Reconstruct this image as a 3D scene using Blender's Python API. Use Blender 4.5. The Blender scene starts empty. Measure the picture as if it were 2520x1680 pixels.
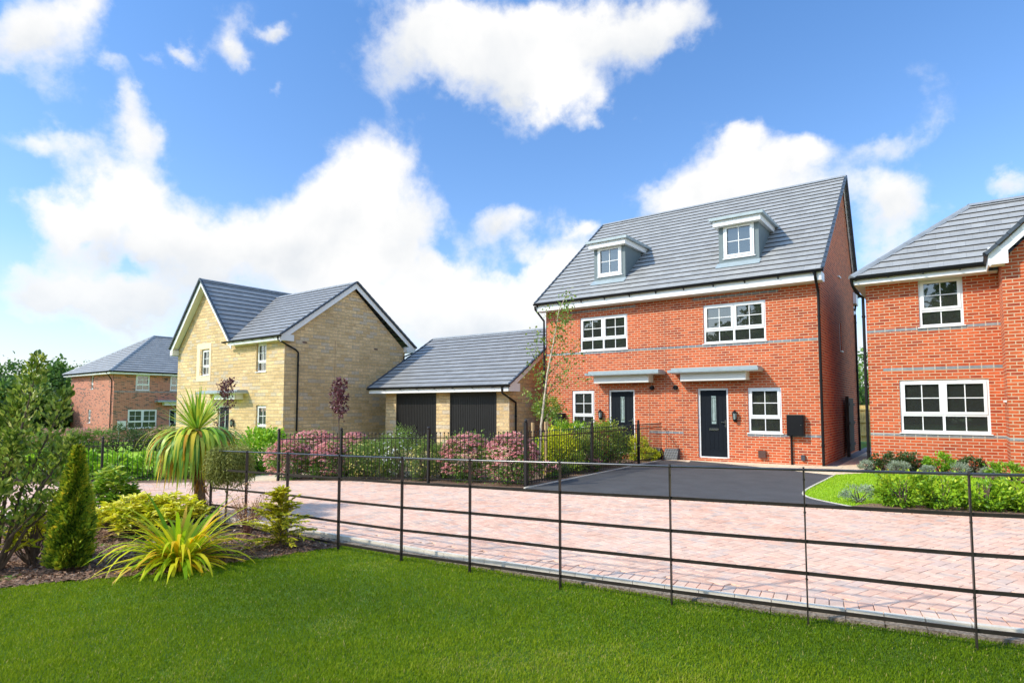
import bpy, bmesh, math, random
import numpy as np
from mathutils import Vector, Matrix

random.seed(7)
RNG = np.random.default_rng(11)
SC = bpy.context.scene
COL = SC.collection
R = math.radians

# ------------------------------------------------------------------ survey of the site
# World frame: X runs along the house fronts, Y runs away from the road, metres.
FPX, PCX, PCY, PITCH, YAW, CAMZ = 1461., 1260., 907., R(3.56), R(36.6), 1.6
HP = [(-300, -1.6), (-60, -1.0), (-45, -.8), (-30, -.6), (-21, -.55), (-18.5, -.49), (-13.2, -.22), (-9.5, -.13),
      (-7, -.06), (-3, -.02), (0, .03), (4, .1), (20, .2), (300, .3)]
HX = np.array([a for a, b in HP], float); HZ = np.array([b for a, b in HP], float)


def h(x): return float(np.interp(x, HX, HZ))


def bearing(px, py):
    a = (px - PCX) / FPX; b = -(py - PCY) / FPX
    f = math.cos(PITCH) - b * math.sin(PITCH); u = math.sin(PITCH) + b * math.cos(PITCH)
    c, s = math.cos(YAW), math.sin(YAW)
    return np.array([a * c - f * s, a * s + f * c, u])


def G(px, py, off=0.):          # a pixel of the survey photo -> the point of the ground it shows
    z = 0.
    v = bearing(px, py)
    for _ in range(30):
        p = np.array([0, 0, CAMZ]) + v * ((z + off - CAMZ) / v[2]); z = h(p[0])
    return float(p[0]), float(p[1])


# ------------------------------------------------------------------ object helpers
def mark(o, label=None, cat=None, group=None, kind=None):
    if label: o['label'] = label
    if cat: o['category'] = cat
    if group: o['group'] = group
    if kind: o['kind'] = kind
    return o


def empty(name, loc, label, cat, group=None, rz=0.):
    o = bpy.data.objects.new(name, None); COL.objects.link(o)
    o.location = loc; o.rotation_euler = (0, 0, rz); o.empty_display_size = .2
    return mark(o, label, cat, group)


def place(o, parent):
    COL.objects.link(o)
    if parent is not None:
        o.parent = parent
        o.matrix_parent_inverse = WORLD[parent.name].inverted() if parent.name in WORLD else Matrix.Identity(4)
    return o


WORLD = {}
SPLIT = {'fascia', 'verge', 'soffit', 'brick_band', 'movement_joint', 'air_brick', 'interior', 'ridge_tiles', 'eaves_box', 'glazing_bar', 'bargeboard', 'flashing'}


def anchor(name, loc, label, cat, group=None):   # an Empty whose parts are written in world coordinates
    o = empty(name, loc, label, cat, group)
    WORLD[o.name] = Matrix.Translation(Vector(loc))
    return o


class MB:
    def __init__(s): s.v = []; s.f = []; s.uv = []; s.att = []

    def face(s, pts, uv=None, a=0.):
        i = len(s.v); s.v += [tuple(map(float, p)) for p in pts]; s.f.append(tuple(range(i, i + len(pts))))
        if uv is None:
            P = [np.array(p, float) for p in pts]
            n = np.zeros(3)
            for k in range(len(P)): n += np.cross(P[k], P[(k + 1) % len(P)])
            L = np.linalg.norm(n)
            n = n / L if L > 1e-12 else np.array([0, 0, 1.])
            t = np.array([1., 0, 0]) if abs(n[2]) > .999 else np.cross([0, 0, 1.], n)
            t /= np.linalg.norm(t); b = np.cross(n, t)
            uv = [(float(p @ t), float(p @ b)) for p in P]
        s.uv += uv; s.att.append(a)

    def box(s, x0, x1, y0, y1, z0, z1, skip=''):
        if x0 > x1: x0, x1 = x1, x0
        if y0 > y1: y0, y1 = y1, y0
        if z0 > z1: z0, z1 = z1, z0
        F = {'b': [(x0, y1, z0), (x1, y1, z0), (x1, y0, z0), (x0, y0, z0)], 't': [(x0, y0, z1), (x1, y0, z1), (x1, y1, z1), (x0, y1, z1)],
             's': [(x0, y0, z0), (x1, y0, z0), (x1, y0, z1), (x0, y0, z1)], 'n': [(x1, y1, z0), (x0, y1, z0), (x0, y1, z1), (x1, y1, z1)],
             'w': [(x0, y1, z0), (x0, y0, z0), (x0, y0, z1), (x0, y1, z1)], 'e': [(x1, y0, z0), (x1, y1, z0), (x1, y1, z1), (x1, y0, z1)]}
        for k, p in F.items():
            if k not in skip: s.face(p)
        return s

    def prism(s, base, vec, caps=True):          # polygon (ccw seen against vec) swept along vec
        n = len(base); B = [np.array(p, float) for p in base]; v = np.array(vec, float); T = [p + v for p in B]
        for k in range(n): s.face([B[k], B[(k + 1) % n], T[(k + 1) % n], T[k]])
        if caps: s.face(B[::-1]); s.face(T)
        return s

    def beam(s, p, q, w, t, up=(0, 0, 1)):        # rectangular bar, w across, t along up
        p = np.array(p, float); q = np.array(q, float); d = q - p; d /= np.linalg.norm(d)
        u = np.array(up, float); x = np.cross(d, u); x /= np.linalg.norm(x); u = np.cross(x, d)
        c = [p + x * a * w / 2 + u * b * t / 2 for a, b in ((-1, -1), (1, -1), (1, 1), (-1, 1))]
        return s.prism(c, q - p)

    def tube(s, pts, r, n=8, cap=True):
        P = [np.array(p, float) for p in pts]; rr = r if isinstance(r, (list, tuple)) else [r] * len(P)
        rings = []; prev = None
        for k, p in enumerate(P):
            d = (P[min(k + 1, len(P) - 1)] - P[max(k - 1, 0)]); d /= max(np.linalg.norm(d), 1e-9)
            a = prev if prev is not None else (np.array([0, 0, 1.]) if abs(d[2]) < .9 else np.array([1., 0, 0]))
            x = np.cross(d, a)
            if np.linalg.norm(x) < 1e-6: x = np.cross(d, [0, 1., 0])
            x /= np.linalg.norm(x); y = np.cross(d, x); prev = -np.cross(d, x) if False else np.cross(x, d)
            prev = a
            rings.append([p + (x * math.cos(t) + y * math.sin(t)) * rr[k] for t in [2 * math.pi * j / n for j in range(n)]])
        for k in range(len(rings) - 1):
            for j in range(n):
                s.face([rings[k][j], rings[k + 1][j], rings[k + 1][(j + 1) % n], rings[k][(j + 1) % n]])
        if cap: s.face(rings[0]); s.face(rings[-1][::-1])
        return s

    def ball(s, c, r, n=8, m=5, sz=1.):
        c = np.array(c, float)
        P = lambda i, j: c + np.array([r * math.sin(math.pi * i / m) * math.cos(2 * math.pi * j / n), r * math.sin(math.pi * i / m) * math.sin(2 * math.pi * j / n), r * sz * math.cos(math.pi * i / m)])
        for i in range(m):
            for j in range(n):
                q = [P(i, j), P(i + 1, j), P(i + 1, j + 1), P(i, j + 1)]
                if i == 0: q = [q[0], q[1], q[2]]
                elif i == m - 1: q = [q[0], q[1], q[3]]
                s.face(q)
        return s

    def split(s):
        """groups of faces that touch or nearly touch, as separate builders"""
        V = np.array(s.v); off = []; k = 0; bb = []
        for f in s.f:
            P = V[list(f)]; bb.append((P.min(0) - .02, P.max(0) + .02))
        n = len(s.f); par = list(range(n))
        def find(i):
            while par[i] != i: par[i] = par[par[i]]; i = par[i]
            return i
        lo = np.array([b[0] for b in bb]); hi = np.array([b[1] for b in bb])
        for i in range(n):
            t = np.where(np.all(lo[i + 1:] <= hi[i], 1) & np.all(hi[i + 1:] >= lo[i], 1))[0] + i + 1
            for j in t:
                a, b = find(i), find(int(j))
                if a != b: par[b] = a
        out = {}
        for i, f in enumerate(s.f):
            m = out.setdefault(find(i), MB()); b = len(m.v)
            m.v += [s.v[q] for q in f]; m.f.append(tuple(range(b, b + len(f)))); m.uv += [s.uv[q] for q in f]; m.att.append(s.att[i])
        return list(out.values())

    def build(s, name, mat, parent=None, smooth=False, label=None, local=False):
        if name in SPLIT and len(s.f) < 4000:
            r = s.split()
            if len(r) > 1:
                os_ = [m._build(name, mat, parent, smooth, label, local) for m in r]; return os_[0]
        return s._build(name, mat, parent, smooth, label, local)

    def _build(s, name, mat, parent=None, smooth=False, label=None, local=False):
        me = bpy.data.meshes.new(name); me.from_pydata(s.v, [], s.f)
        uv = me.uv_layers.new(name='UVMap'); uv.data.foreach_set('uv', np.array(s.uv, dtype=np.float32).ravel())
        at = me.attributes.new('rnd', 'FLOAT', 'FACE'); at.data.foreach_set('value', np.array(s.att, dtype=np.float32))
        if smooth:
            bm = bmesh.new(); bm.from_mesh(me); bmesh.ops.remove_doubles(bm, verts=bm.verts, dist=1e-5)
            for f in bm.faces: f.smooth = True
            bm.to_mesh(me); bm.free()
            me.set_sharp_from_angle(angle=R(45))
        me.materials.append(mat)
        o = bpy.data.objects.new(name, me)
        COL.objects.link(o)
        if parent is not None:
            o.parent = parent
            if not local and parent.name in WORLD: o.matrix_parent_inverse = WORLD[parent.name].inverted()
            elif not local:
                # a part is the parent: its own object frame is already the world frame
                o.matrix_parent_inverse = Matrix.Identity(4)
                root = parent
        if label: o['label'] = label
        return o


def npmesh(name, V, faces, mat, parent=None, rnd=None, smooth=True):
    me = bpy.data.meshes.new(name)
    V = np.asarray(V, np.float32); faces = np.asarray(faces, np.int32)
    nf, k = faces.shape
    me.vertices.add(len(V)); me.vertices.foreach_set('co', V.ravel())
    me.loops.add(nf * k); me.loops.foreach_set('vertex_index', faces.ravel())
    me.polygons.add(nf); me.polygons.foreach_set('loop_start', np.arange(0, nf * k, k, dtype=np.int32))
    me.polygons.foreach_set('use_smooth', np.full(nf, bool(smooth)))
    me.update(calc_edges=True)
    if rnd is not None:
        at = me.attributes.new('rnd', 'FLOAT', 'POINT'); at.data.foreach_set('value', np.asarray(rnd, np.float32))
    me.materials.append(mat)
    o = bpy.data.objects.new(name, me); COL.objects.link(o)
    if parent is not None:
        o.parent = parent
        if parent.name in WORLD: o.matrix_parent_inverse = WORLD[parent.name].inverted()
    return o


# ------------------------------------------------------------------ materials
def nodemat(name):
    m = bpy.data.materials.new(name); m.use_nodes = True
    nt = m.node_tree; return m, nt, nt.nodes, nt.links, nt.nodes['Principled BSDF']


def ramp(N, stops, interp='LINEAR'):
    r = N.new('ShaderNodeValToRGB'); e = r.color_ramp.elements; r.color_ramp.interpolation = interp
    e[0].position, e[0].color = stops[0][0], (*stops[0][1], 1); e[1].position, e[1].color = stops[-1][0], (*stops[-1][1], 1)
    for p, c in stops[1:-1]:
        x = e.new(p); x.color = (*c, 1)
    return r


def noise(N, L, vec, scale, detail=4, rough=.55, dist=0.):
    n = N.new('ShaderNodeTexNoise'); n.inputs['Scale'].default_value = scale; n.inputs['Detail'].default_value = detail
    n.inputs['Roughness'].default_value = rough; n.inputs['Distortion'].default_value = dist
    if vec is not None: L.new(vec, n.inputs['Vector'])
    return n


def mix(N, L, a, b, fac, mode='MIX'):
    m = N.new('ShaderNodeMix'); m.data_type = 'RGBA'; m.blend_type = mode
    for sock, val in ((m.inputs[6], a), (m.inputs[7], b), (m.inputs[0], fac)):
        if isinstance(val, bpy.types.NodeSocket): L.new(val, sock)
        elif isinstance(val, (int, float)): sock.default_value = val
        else: sock.default_value = (*val, 1)
    return m.outputs[2]


def simple(name, c, rough=.5, metal=0., var=.12, scale=6., bump=0., bscale=60., spec=.4):
    m, nt, N, L, P = nodemat(name)
    g = N.new('ShaderNodeNewGeometry')
    n = noise(N, L, g.outputs['Position'], scale, 5)
    lo = tuple(v * (1 - var) for v in c); hi = tuple(min(1, v * (1 + var)) for v in c)
    r = ramp(N, [(.3, lo), (.7, hi)]); L.new(n.outputs[0], r.inputs[0]); L.new(r.outputs[0], P.inputs['Base Color'])
    P.inputs['Roughness'].default_value = rough; P.inputs['Metallic'].default_value = metal
    P.inputs['Specular IOR Level'].default_value = spec
    if bump:
        nb = noise(N, L, g.outputs['Position'], bscale, 3); b = N.new('ShaderNodeBump'); b.inputs['Strength'].default_value = bump
        b.inputs['Distance'].default_value = .01; L.new(nb.outputs[0], b.inputs['Height']); L.new(b.outputs[0], P.inputs['Normal'])
    return m


def masonry(name, c1, c2, mortar, bw, rh, ms, dark=None, darkamt=.0, bump=.35, rockface=0., tint=None):
    m, nt, N, L, P = nodemat(name)
    uv = N.new('ShaderNodeUVMap')
    b = N.new('ShaderNodeTexBrick'); b.inputs['Scale'].default_value = 1.; b.inputs['Brick Width'].default_value = bw
    b.inputs['Row Height'].default_value = rh; b.inputs['Mortar Size'].default_value = ms; b.inputs['Mortar Smooth'].default_value = .25
    b.inputs['Color1'].default_value = (0, 0, 0, 1); b.inputs['Color2'].default_value = (1, 1, 1, 1); b.inputs['Mortar'].default_value = (.5, .5, .5, 1)
    L.new(uv.outputs[0], b.inputs['Vector'])
    mx = [(0, c1), (1, c2)] if dark is None else [(0, dark), (darkamt, dark), (darkamt + .04, c1), (1, c2)]
    cr = ramp(N, mx); L.new(b.outputs['Color'], cr.inputs[0])
    n1 = noise(N, L, uv.outputs[0], 9., 4)
    r1 = ramp(N, [(.3, (.78, .78, .78)), (.7, (1.15, 1.12, 1.08))]); L.new(n1.outputs[0], r1.inputs[0])
    col = mix(N, L, cr.outputs[0], r1.outputs[0], 1., 'MULTIPLY')
    n2 = noise(N, L, uv.outputs[0], .5, 3)
    r2 = ramp(N, [(.28, (.84, .82, .80)), (.72, (1.10, 1.09, 1.08))]); L.new(n2.outputs[0], r2.inputs[0])
    col = mix(N, L, col, r2.outputs[0], 1., 'MULTIPLY')
    mort = mix(N, L, mortar, tuple(v * .8 for v in mortar), n1.outputs[0])
    col = mix(N, L, col, mort, b.outputs['Fac'])
    L.new(col, P.inputs['Base Color']); P.inputs['Roughness'].default_value = .88
    P.inputs['Specular IOR Level'].default_value = .25
    inv = N.new('ShaderNodeMath'); inv.operation = 'SUBTRACT'; inv.inputs[0].default_value = 1.; L.new(b.outputs['Fac'], inv.inputs[1])
    if rockface:
        n3 = noise(N, L, uv.outputs[0], 14., 4, .6); ad = N.new('ShaderNodeMath'); ad.operation = 'MULTIPLY_ADD'
        L.new(n3.outputs[0], ad.inputs[0]); ad.inputs[1].default_value = rockface; L.new(inv.outputs[0], ad.inputs[2]); hgt = ad.outputs[0]
    else:
        n3 = noise(N, L, uv.outputs[0], 45., 3, .6); ad = N.new('ShaderNodeMath'); ad.operation = 'MULTIPLY_ADD'
        L.new(n3.outputs[0], ad.inputs[0]); ad.inputs[1].default_value = .5; L.new(inv.outputs[0], ad.inputs[2]); hgt = ad.outputs[0]
    bp = N.new('ShaderNodeBump'); bp.inputs['Strength'].default_value = bump; bp.inputs['Distance'].default_value = .012 if not rockface else .03
    L.new(hgt, bp.inputs['Height']); L.new(bp.outputs[0], P.inputs['Normal'])
    return m


M = {}
M['brick'] = masonry('orange_brick', (.44, .072, .023), (.63, .125, .040), (.60, .40, .26), .225, .075, .0105, dark=(.36, .060, .027), darkamt=.10)
M['blueband'] = masonry('blue_brick', (.20, .225, .25), (.29, .32, .34), (.55, .48, .40), .225, .30, .012)
M['brick_far'] = masonry('mixed_brick', (.50, .15, .09), (.60, .22, .14), (.54, .38, .29), .225, .075, .010, dark=(.15, .075, .06), darkamt=.16)
M['stone'] = masonry('yellow_stone', (.61, .435, .225), (.78, .585, .325), (.60, .47, .33), .40, .142, .008, dark=(.60, .50, .36), darkamt=.12, bump=.9, rockface=1.1)
M['surround'] = simple('dressed_stone', (.80, .62, .43), .8, var=.06)
M['white'] = simple('white_upvc', (.80, .80, .79), .35, var=.02)
M['soffit'] = simple('white_soffit', (.74, .73, .70), .5, var=.02)
M['black'] = simple('black_plastic', (.008, .008, .009), .4, var=.1, spec=.25)
M['iron'] = simple('black_railing_paint', (.012, .012, .012), .42, var=.2)
M['estate'] = simple('dark_fence_steel', (.035, .028, .025), .38, metal=.3, var=.25, scale=9)
M['railtop'] = simple('worn_steel_rail', (.10, .10, .105), .24, metal=.75, var=.2)
M['garage'] = simple('black_garage_door', (.012, .011, .011), .5, var=.15, spec=.3)
M['anthracite'] = simple('dark_door_skin', (.006, .009, .014), .6, var=.25, scale=30, spec=.15)
M['lead'] = simple('grey_lead', (.32, .38, .40), .45, metal=.1, var=.1)
M['dormer'] = simple('grey_grp_cheek', (.14, .18, .19), .55, var=.06)
M['chrome'] = simple('polished_steel', (.6, .6, .6), .22, metal=1.)
M['greybox'] = simple('slate_grey_box', (.05, .058, .07), .5, var=.1)
M['brownbox'] = simple('brown_box', (.09, .045, .035), .5)
M['whitebox'] = simple('white_meter_box', (.72, .70, .66), .5, var=.03)
M['ridge'] = simple('ridge_tile', (.24, .26, .28), .6, var=.12)
M['verge'] = simple('dark_verge', (.05, .065, .085), .45, var=.12)
M['joint'] = simple('movement_joint', (.30, .15, .10), .8)
M['stake'] = simple('timber_stake', (.50, .33, .16), .75, var=.2, scale=12)
M['newtimber'] = simple('new_fence_timber', (.88, .62, .24), .7, var=.2, scale=5)  # colour raised to stand in for sunlight the brick pair blocks
M['darktimber'] = simple('dark_gate_timber', (.05, .035, .025), .75, var=.3, scale=8)
M['kerb'] = simple('concrete_kerb', (.62, .56, .47), .85, var=.14, scale=7, bump=.3)
M['slab'] = None
M['curtain'] = simple('net_curtain', (.6, .6, .57), .8, var=.08, scale=14)
M['blind'] = simple('roller_blind', (.50, .52, .46), .7, var=.04)
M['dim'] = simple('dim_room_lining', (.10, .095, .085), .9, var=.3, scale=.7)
M['frosted'] = simple('frosted_glass', (.30, .38, .36), .15, var=.2, scale=14)
M['birchbark'] = simple('pale_bark', (.55, .46, .34), .8, var=.35, scale=12)
M['bark'] = simple('brown_bark', (.12, .085, .06), .9, var=.35, scale=14, bump=.5, bscale=30)
M['fibrebark'] = simple('fibrous_trunk', (.20, .14, .09), .9, var=.5, scale=25, bump=1., bscale=50)
M['strap'] = simple('rubber_tie', (.02, .02, .02), .7)


def glass_mat():
    m, nt, N, L, P = nodemat('window_glass'); N.remove(P)
    out = [n for n in N if n.type == 'OUTPUT_MATERIAL'][0]
    gl = N.new('ShaderNodeBsdfGlossy'); gl.inputs['Roughness'].default_value = .015; gl.inputs['Color'].default_value = (.92, .95, .95, 1)
    tr = N.new('ShaderNodeBsdfTransparent'); tr.inputs['Color'].default_value = (.62, .66, .63, 1)
    fr = N.new('ShaderNodeFresnel'); fr.inputs['IOR'].default_value = 2.1
    g = N.new('ShaderNodeNewGeometry'); n = noise(N, L, g.outputs['Position'], 1.3, 2)
    bp = N.new('ShaderNodeBump'); bp.inputs['Strength'].default_value = .05; bp.inputs['Distance'].default_value = .02
    L.new(n.outputs[0], bp.inputs['Height']); L.new(bp.outputs[0], gl.inputs['Normal'])
    mx = N.new('ShaderNodeMixShader'); df = N.new('ShaderNodeBsdfDiffuse'); df.inputs['Color'].default_value = (.17, .185, .165, 1)
    m0 = N.new('ShaderNodeMixShader'); m0.inputs[0].default_value = .16; L.new(tr.outputs[0], m0.inputs[1]); L.new(df.outputs[0], m0.inputs[2])
    L.new(fr.outputs[0], mx.inputs[0]); L.new(m0.outputs[0], mx.inputs[1]); L.new(gl.outputs[0], mx.inputs[2])
    L.new(mx.outputs[0], out.inputs[0]); return m


M['glass'] = glass_mat()


def tile_mat(name, base, rough=.5):
    m, nt, N, L, P = nodemat(name)
    uv = N.new('ShaderNodeUVMap')
    b = N.new('ShaderNodeTexBrick'); b.inputs['Scale'].default_value = 1.; b.inputs['Brick Width'].default_value = .30
    b.inputs['Row Height'].default_value = .31; b.inputs['Mortar Size'].default_value = .004; b.inputs['Mortar Smooth'].default_value = .1
    b.inputs['Color1'].default_value = (0, 0, 0, 1); b.inputs['Color2'].default_value = (1, 1, 1, 1); b.inputs['Mortar'].default_value = (.5, .5, .5, 1)
    L.new(uv.outputs[0], b.inputs['Vector'])
    r = ramp(N, [(0, tuple(v * .90 for v in base)), (1, tuple(v * 1.07 for v in base))]); L.new(b.outputs['Color'], r.inputs[0])
    n = noise(N, L, uv.outputs[0], 3.5, 5); r1 = ramp(N, [(.3, (.9, .9, .9)), (.72, (1.12, 1.12, 1.1))]); L.new(n.outputs[0], r1.inputs[0])
    c = mix(N, L, r.outputs[0], r1.outputs[0], 1., 'MULTIPLY')
    c = mix(N, L, c, tuple(v * .70 for v in base), b.outputs['Fac'])
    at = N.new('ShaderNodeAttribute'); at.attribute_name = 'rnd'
    c = mix(N, L, c, tuple(v * .17 for v in base), at.outputs['Fac'])  # course risers painted near black, standing in for the shadow gap
    L.new(c, P.inputs['Base Color']); P.inputs['Roughness'].default_value = rough
    P.inputs['Specular IOR Level'].default_value = .5
    return m


M['tile'] = tile_mat('grey_roof_tile', (.32, .317, .31), .52)
M['tile_dark'] = tile_mat('slate_grey_roof_tile', (.26, .262, .265), .48)


def paver_mat():
    m, nt, N, L, P = nodemat('block_paver')
    a = N.new('ShaderNodeAttribute'); a.attribute_name = 'rnd'
    r = ramp(N, [(0, (.57, .42, .34)), (.16, (.63, .43, .34)), (.24, (.70, .385, .265)), (.5, (.74, .445, .315)), (.75, (.76, .475, .34)), (.9, (.75, .51, .38)), (1, (.69, .45, .335))])
    L.new(a.outputs['Fac'], r.inputs[0])
    g = N.new('ShaderNodeNewGeometry')
    n = noise(N, L, g.outputs['Position'], 14., 5, .65); r1 = ramp(N, [(.3, (.82, .82, .82)), (.7, (1.12, 1.12, 1.12))]); L.new(n.outputs[0], r1.inputs[0])
    c = mix(N, L, r.outputs[0], r1.outputs[0], 1., 'MULTIPLY')
    n2 = noise(N, L, g.outputs['Position'], .55, 4, .6); r2 = ramp(N, [(.38, (0, 0, 0)), (.68, (1, 1, 1))]); L.new(n2.outputs[0], r2.inputs[0])
    ml = N.new('ShaderNodeMath'); ml.operation = 'MULTIPLY'; ml.inputs[1].default_value = .45; L.new(r2.outputs[0], ml.inputs[0])
    c = mix(N, L, c, (.74, .55, .43), ml.outputs[0])
    n4 = noise(N, L, g.outputs['Position'], 1.7, 6, .7); r4 = ramp(N, [(.30, (.84, .82, .80)), (.52, (1.03, 1.03, 1.03))]); L.new(n4.outputs[0], r4.inputs[0]); c = mix(N, L, c, r4.outputs[0], 1., 'MULTIPLY')
    L.new(c, P.inputs['Base Color']); P.inputs['Roughness'].default_value = .8
    nb = noise(N, L, g.outputs['Position'], 160., 3); b = N.new('ShaderNodeBump'); b.inputs['Strength'].default_value = .25; b.inputs['Distance'].default_value = .004
    L.new(nb.outputs[0], b.inputs['Height']); L.new(b.outputs[0], P.inputs['Normal'])
    return m


M['paver'] = paver_mat()


def speckle(name, c1, c2, scale, rough=.9, patch=None, bump=.5, bdist=.01):
    m, nt, N, L, P = nodemat(name)
    g = N.new('ShaderNodeNewGeometry'); n = noise(N, L, g.outputs['Position'], scale, 6, .7)
    r = ramp(N, [(.35, c1), (.65, c2)]); L.new(n.outputs[0], r.inputs[0]); c = r.outputs[0]
    n2 = noise(N, L, g.outputs['Position'], patch or .8, 4); r2 = ramp(N, [(.3, (.82, .82, .82)), (.7, (1.15, 1.15, 1.15))]); L.new(n2.outputs[0], r2.inputs[0])
    c = mix(N, L, c, r2.outputs[0], 1., 'MULTIPLY')
    L.new(c, P.inputs['Base Color']); P.inputs['Roughness'].default_value = rough
    b = N.new('ShaderNodeBump'); b.inputs['Strength'].default_value = bump; b.inputs['Distance'].default_value = bdist
    L.new(n.outputs[0], b.inputs['Height']); L.new(b.outputs[0], P.inputs['Normal'])
    return m


M['tarmac'] = speckle('tarmac', (.030, .030, .031), (.105, .103, .102), 90., .85, patch=1.9)
M['sand'] = speckle('joint_sand', (.40, .28, .21), (.58, .44, .34), 60.)
M['soil'] = speckle('bark_mulch', (.13, .075, .048), (.36, .22, .145), 38., bump=1., bdist=.03)
M['grassbase'] = speckle('grass_ground', (.07, .15, .008), (.11, .20, .012), 30., bump=.6, bdist=.02)  # shaded copy of the grass, foreground tree shade put into the colour
M['limegrass'] = speckle('sunlit_grass_ground', (.22, .38, .01), (.34, .52, .02), 30., bump=.6, bdist=.02)
M['margin'] = speckle('dusty_soil', (.13, .09, .06), (.42, .34, .26), 40., bump=1., bdist=.03)
M['gravel'] = speckle('gravel', (.10, .10, .11), (.38, .37, .36), 45., bump=1., bdist=.03)
M['slab'] = masonry('buff_paving_slab', (.74, .60, .42), (.80, .66, .48), (.45, .36, .26), .6, .6, .008, bump=.1)


def leafmat(name, stops, rough=.5, trans=.35, spec=.4):
    m, nt, N, L, P = nodemat(name)
    a = N.new('ShaderNodeAttribute'); a.attribute_name = 'rnd'
    r = ramp(N, stops); L.new(a.outputs['Fac'], r.inputs[0])
    L.new(r.outputs[0], P.inputs['Base Color']); P.inputs['Roughness'].default_value = rough; P.inputs['Specular IOR Level'].default_value = spec
    out = [n for n in N if n.type == 'OUTPUT_MATERIAL'][0]
    t = N.new('ShaderNodeBsdfTranslucent'); L.new(r.outputs[0], t.inputs['Color'])
    mx = N.new('ShaderNodeMixShader'); mx.inputs[0].default_value = trans; L.new(P.outputs[0], mx.inputs[1]); L.new(t.outputs[0], mx.inputs[2])
    L.new(mx.outputs[0], out.inputs[0]); return m


LM = {}
LM['lawn'] = leafmat('lawn_blade', [(0, (.07, .13, .003)), (.35, (.145, .24, .004)), (.65, (.25, .345, .008)), (.88, (.36, .41, .025)), (1, (.46, .40, .12))], .7, .45, .15)  # darker than the verge blades, tree shade put into the colour
LM['lime_lawn'] = leafmat('lime_lawn_blade', [(0, (.24, .42, .01)), (.6, (.40, .60, .02)), (1, (.52, .66, .05))], .6, .4, .25)
LM['big'] = leafmat('olive_leaf', [(0, (.05, .09, .015)), (.25, (.15, .24, .03)), (.55, (.34, .42, .055)), (.8, (.60, .62, .13)), (1, (.68, .62, .20))], .4, .3)
LM['cypress'] = leafmat('cypress_spray', [(0, (.03, .07, .008)), (.3, (.17, .29, .018)), (.65, (.44, .50, .03)), (1, (.78, .58, .04))], .6, .3)
LM['goldconifer'] = leafmat('gold_spray', [(0, (.24, .28, .02)), (.4, (.55, .54, .03)), (.8, (.84, .72, .05)), (1, (.82, .50, .12))], .55, .35)
LM['yucca'] = leafmat('yucca_strap', [(0, (.13, .32, .04)), (.3, (.28, .50, .03)), (.55, (.56, .64, .08)), (.76, (.70, .66, .06)), (.88, (.78, .40, .01)), (1, (.26, .12, .05))], .42, .3)
LM['phormium'] = leafmat('phormium_blade', [(0, (.16, .36, .01)), (.35, (.48, .66, .015)), (.7, (.88, .82, .03)), (.88, (.90, .55, .02)), (1, (.72, .46, .20))], .6, .45, .2)
LM['aucuba'] = leafmat('spotted_yellow_leaf', [(0, (.16, .30, .02)), (.25, (.48, .56, .02)), (.6, (.84, .78, .03)), (1, (.92, .84, .18))], .35, .35)
LM['pieris'] = leafmat('glossy_green_leaf', [(0, (.08, .20, .02)), (.5, (.24, .44, .03)), (1, (.60, .66, .08))], .3, .3)
LM['silver'] = leafmat('silver_leaf', [(0, (.20, .27, .17)), (.6, (.40, .48, .34)), (1, (.60, .64, .50))], .7, .25)
LM['darkgreen'] = leafmat('dark_leaf', [(0, (.03, .06, .02)), (.6, (.07, .13, .03)), (1, (.14, .20, .06))], .45, .3)
LM['barberry'] = leafmat('barberry_leaf', [(0, (.34, .15, .09)), (.5, (.55, .34, .15)), (1, (.66, .46, .22))], .6, .3)
LM['hydrangea'] = leafmat('lime_leaf', [(0, (.10, .26, .015)), (.5, (.26, .52, .025)), (.9, (.52, .68, .05)), (1, (.66, .64, .09))], .42, .4)
LM['sedumleaf'] = leafmat('sedum_leaf', [(0, (.08, .17, .02)), (.6, (.22, .38, .06)), (1, (.38, .50, .14))], .5, .3)
LM['sedumhead'] = leafmat('sedum_flower', [(0, (.56, .15, .17)), (.5, (.82, .33, .33)), (.85, (.86, .50, .43)), (1, (.80, .62, .44))], .8, .25)
LM['potentilla'] = leafmat('small_green_leaf', [(0, (.09, .17, .02)), (.6, (.22, .34, .06)), (1, (.38, .48, .14))], .5, .35)
LM['whitefl'] = leafmat('white_petal', [(0, (.75, .75, .70)), (1, (.85, .85, .82))], .6, .3)
LM['yellowfl'] = leafmat('yellow_petal', [(0, (.75, .62, .10)), (1, (.85, .78, .30))], .6, .3)
LM['purple'] = leafmat('copper_leaf', [(0, (.07, .016, .022)), (.5, (.17, .045, .055)), (.8, (.34, .18, .19)), (1, (.55, .44, .45))], .35, .25)
LM['darkpurple'] = leafmat('dusky_leaf', [(0, (.06, .04, .035)), (.6, (.13, .09, .08)), (1, (.24, .18, .16))], .6, .25)
LM['euonymus'] = leafmat('gold_variegated_leaf', [(0, (.14, .25, .02)), (.3, (.48, .56, .02)), (.65, (.84, .80, .03)), (1, (.92, .85, .15))], .4, .35)
LM['mixed'] = leafmat('green_gold_leaf', [(0, (.07, .15, .015)), (.4, (.20, .34, .03)), (.7, (.48, .50, .06)), (1, (.74, .62, .20))], .4, .35)
LM['birch'] = leafmat('birch_leaf', [(0, (.10, .20, .03)), (.6, (.24, .36, .06)), (1, (.48, .50, .10))], .45, .35)
LM['hedge'] = leafmat('hedge_leaf', [(0, (.08, .19, .015)), (.4, (.24, .44, .02)), (.8, (.56, .66, .04)), (1, (.84, .66, .08))], .35, .35)
LM['tree'] = leafmat('woodland_leaf', [(0, (.03, .075, .018)), (.5, (.10, .21, .035)), (.9, (.24, .38, .055)), (1, (.38, .44, .10))], .6, .3)
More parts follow.
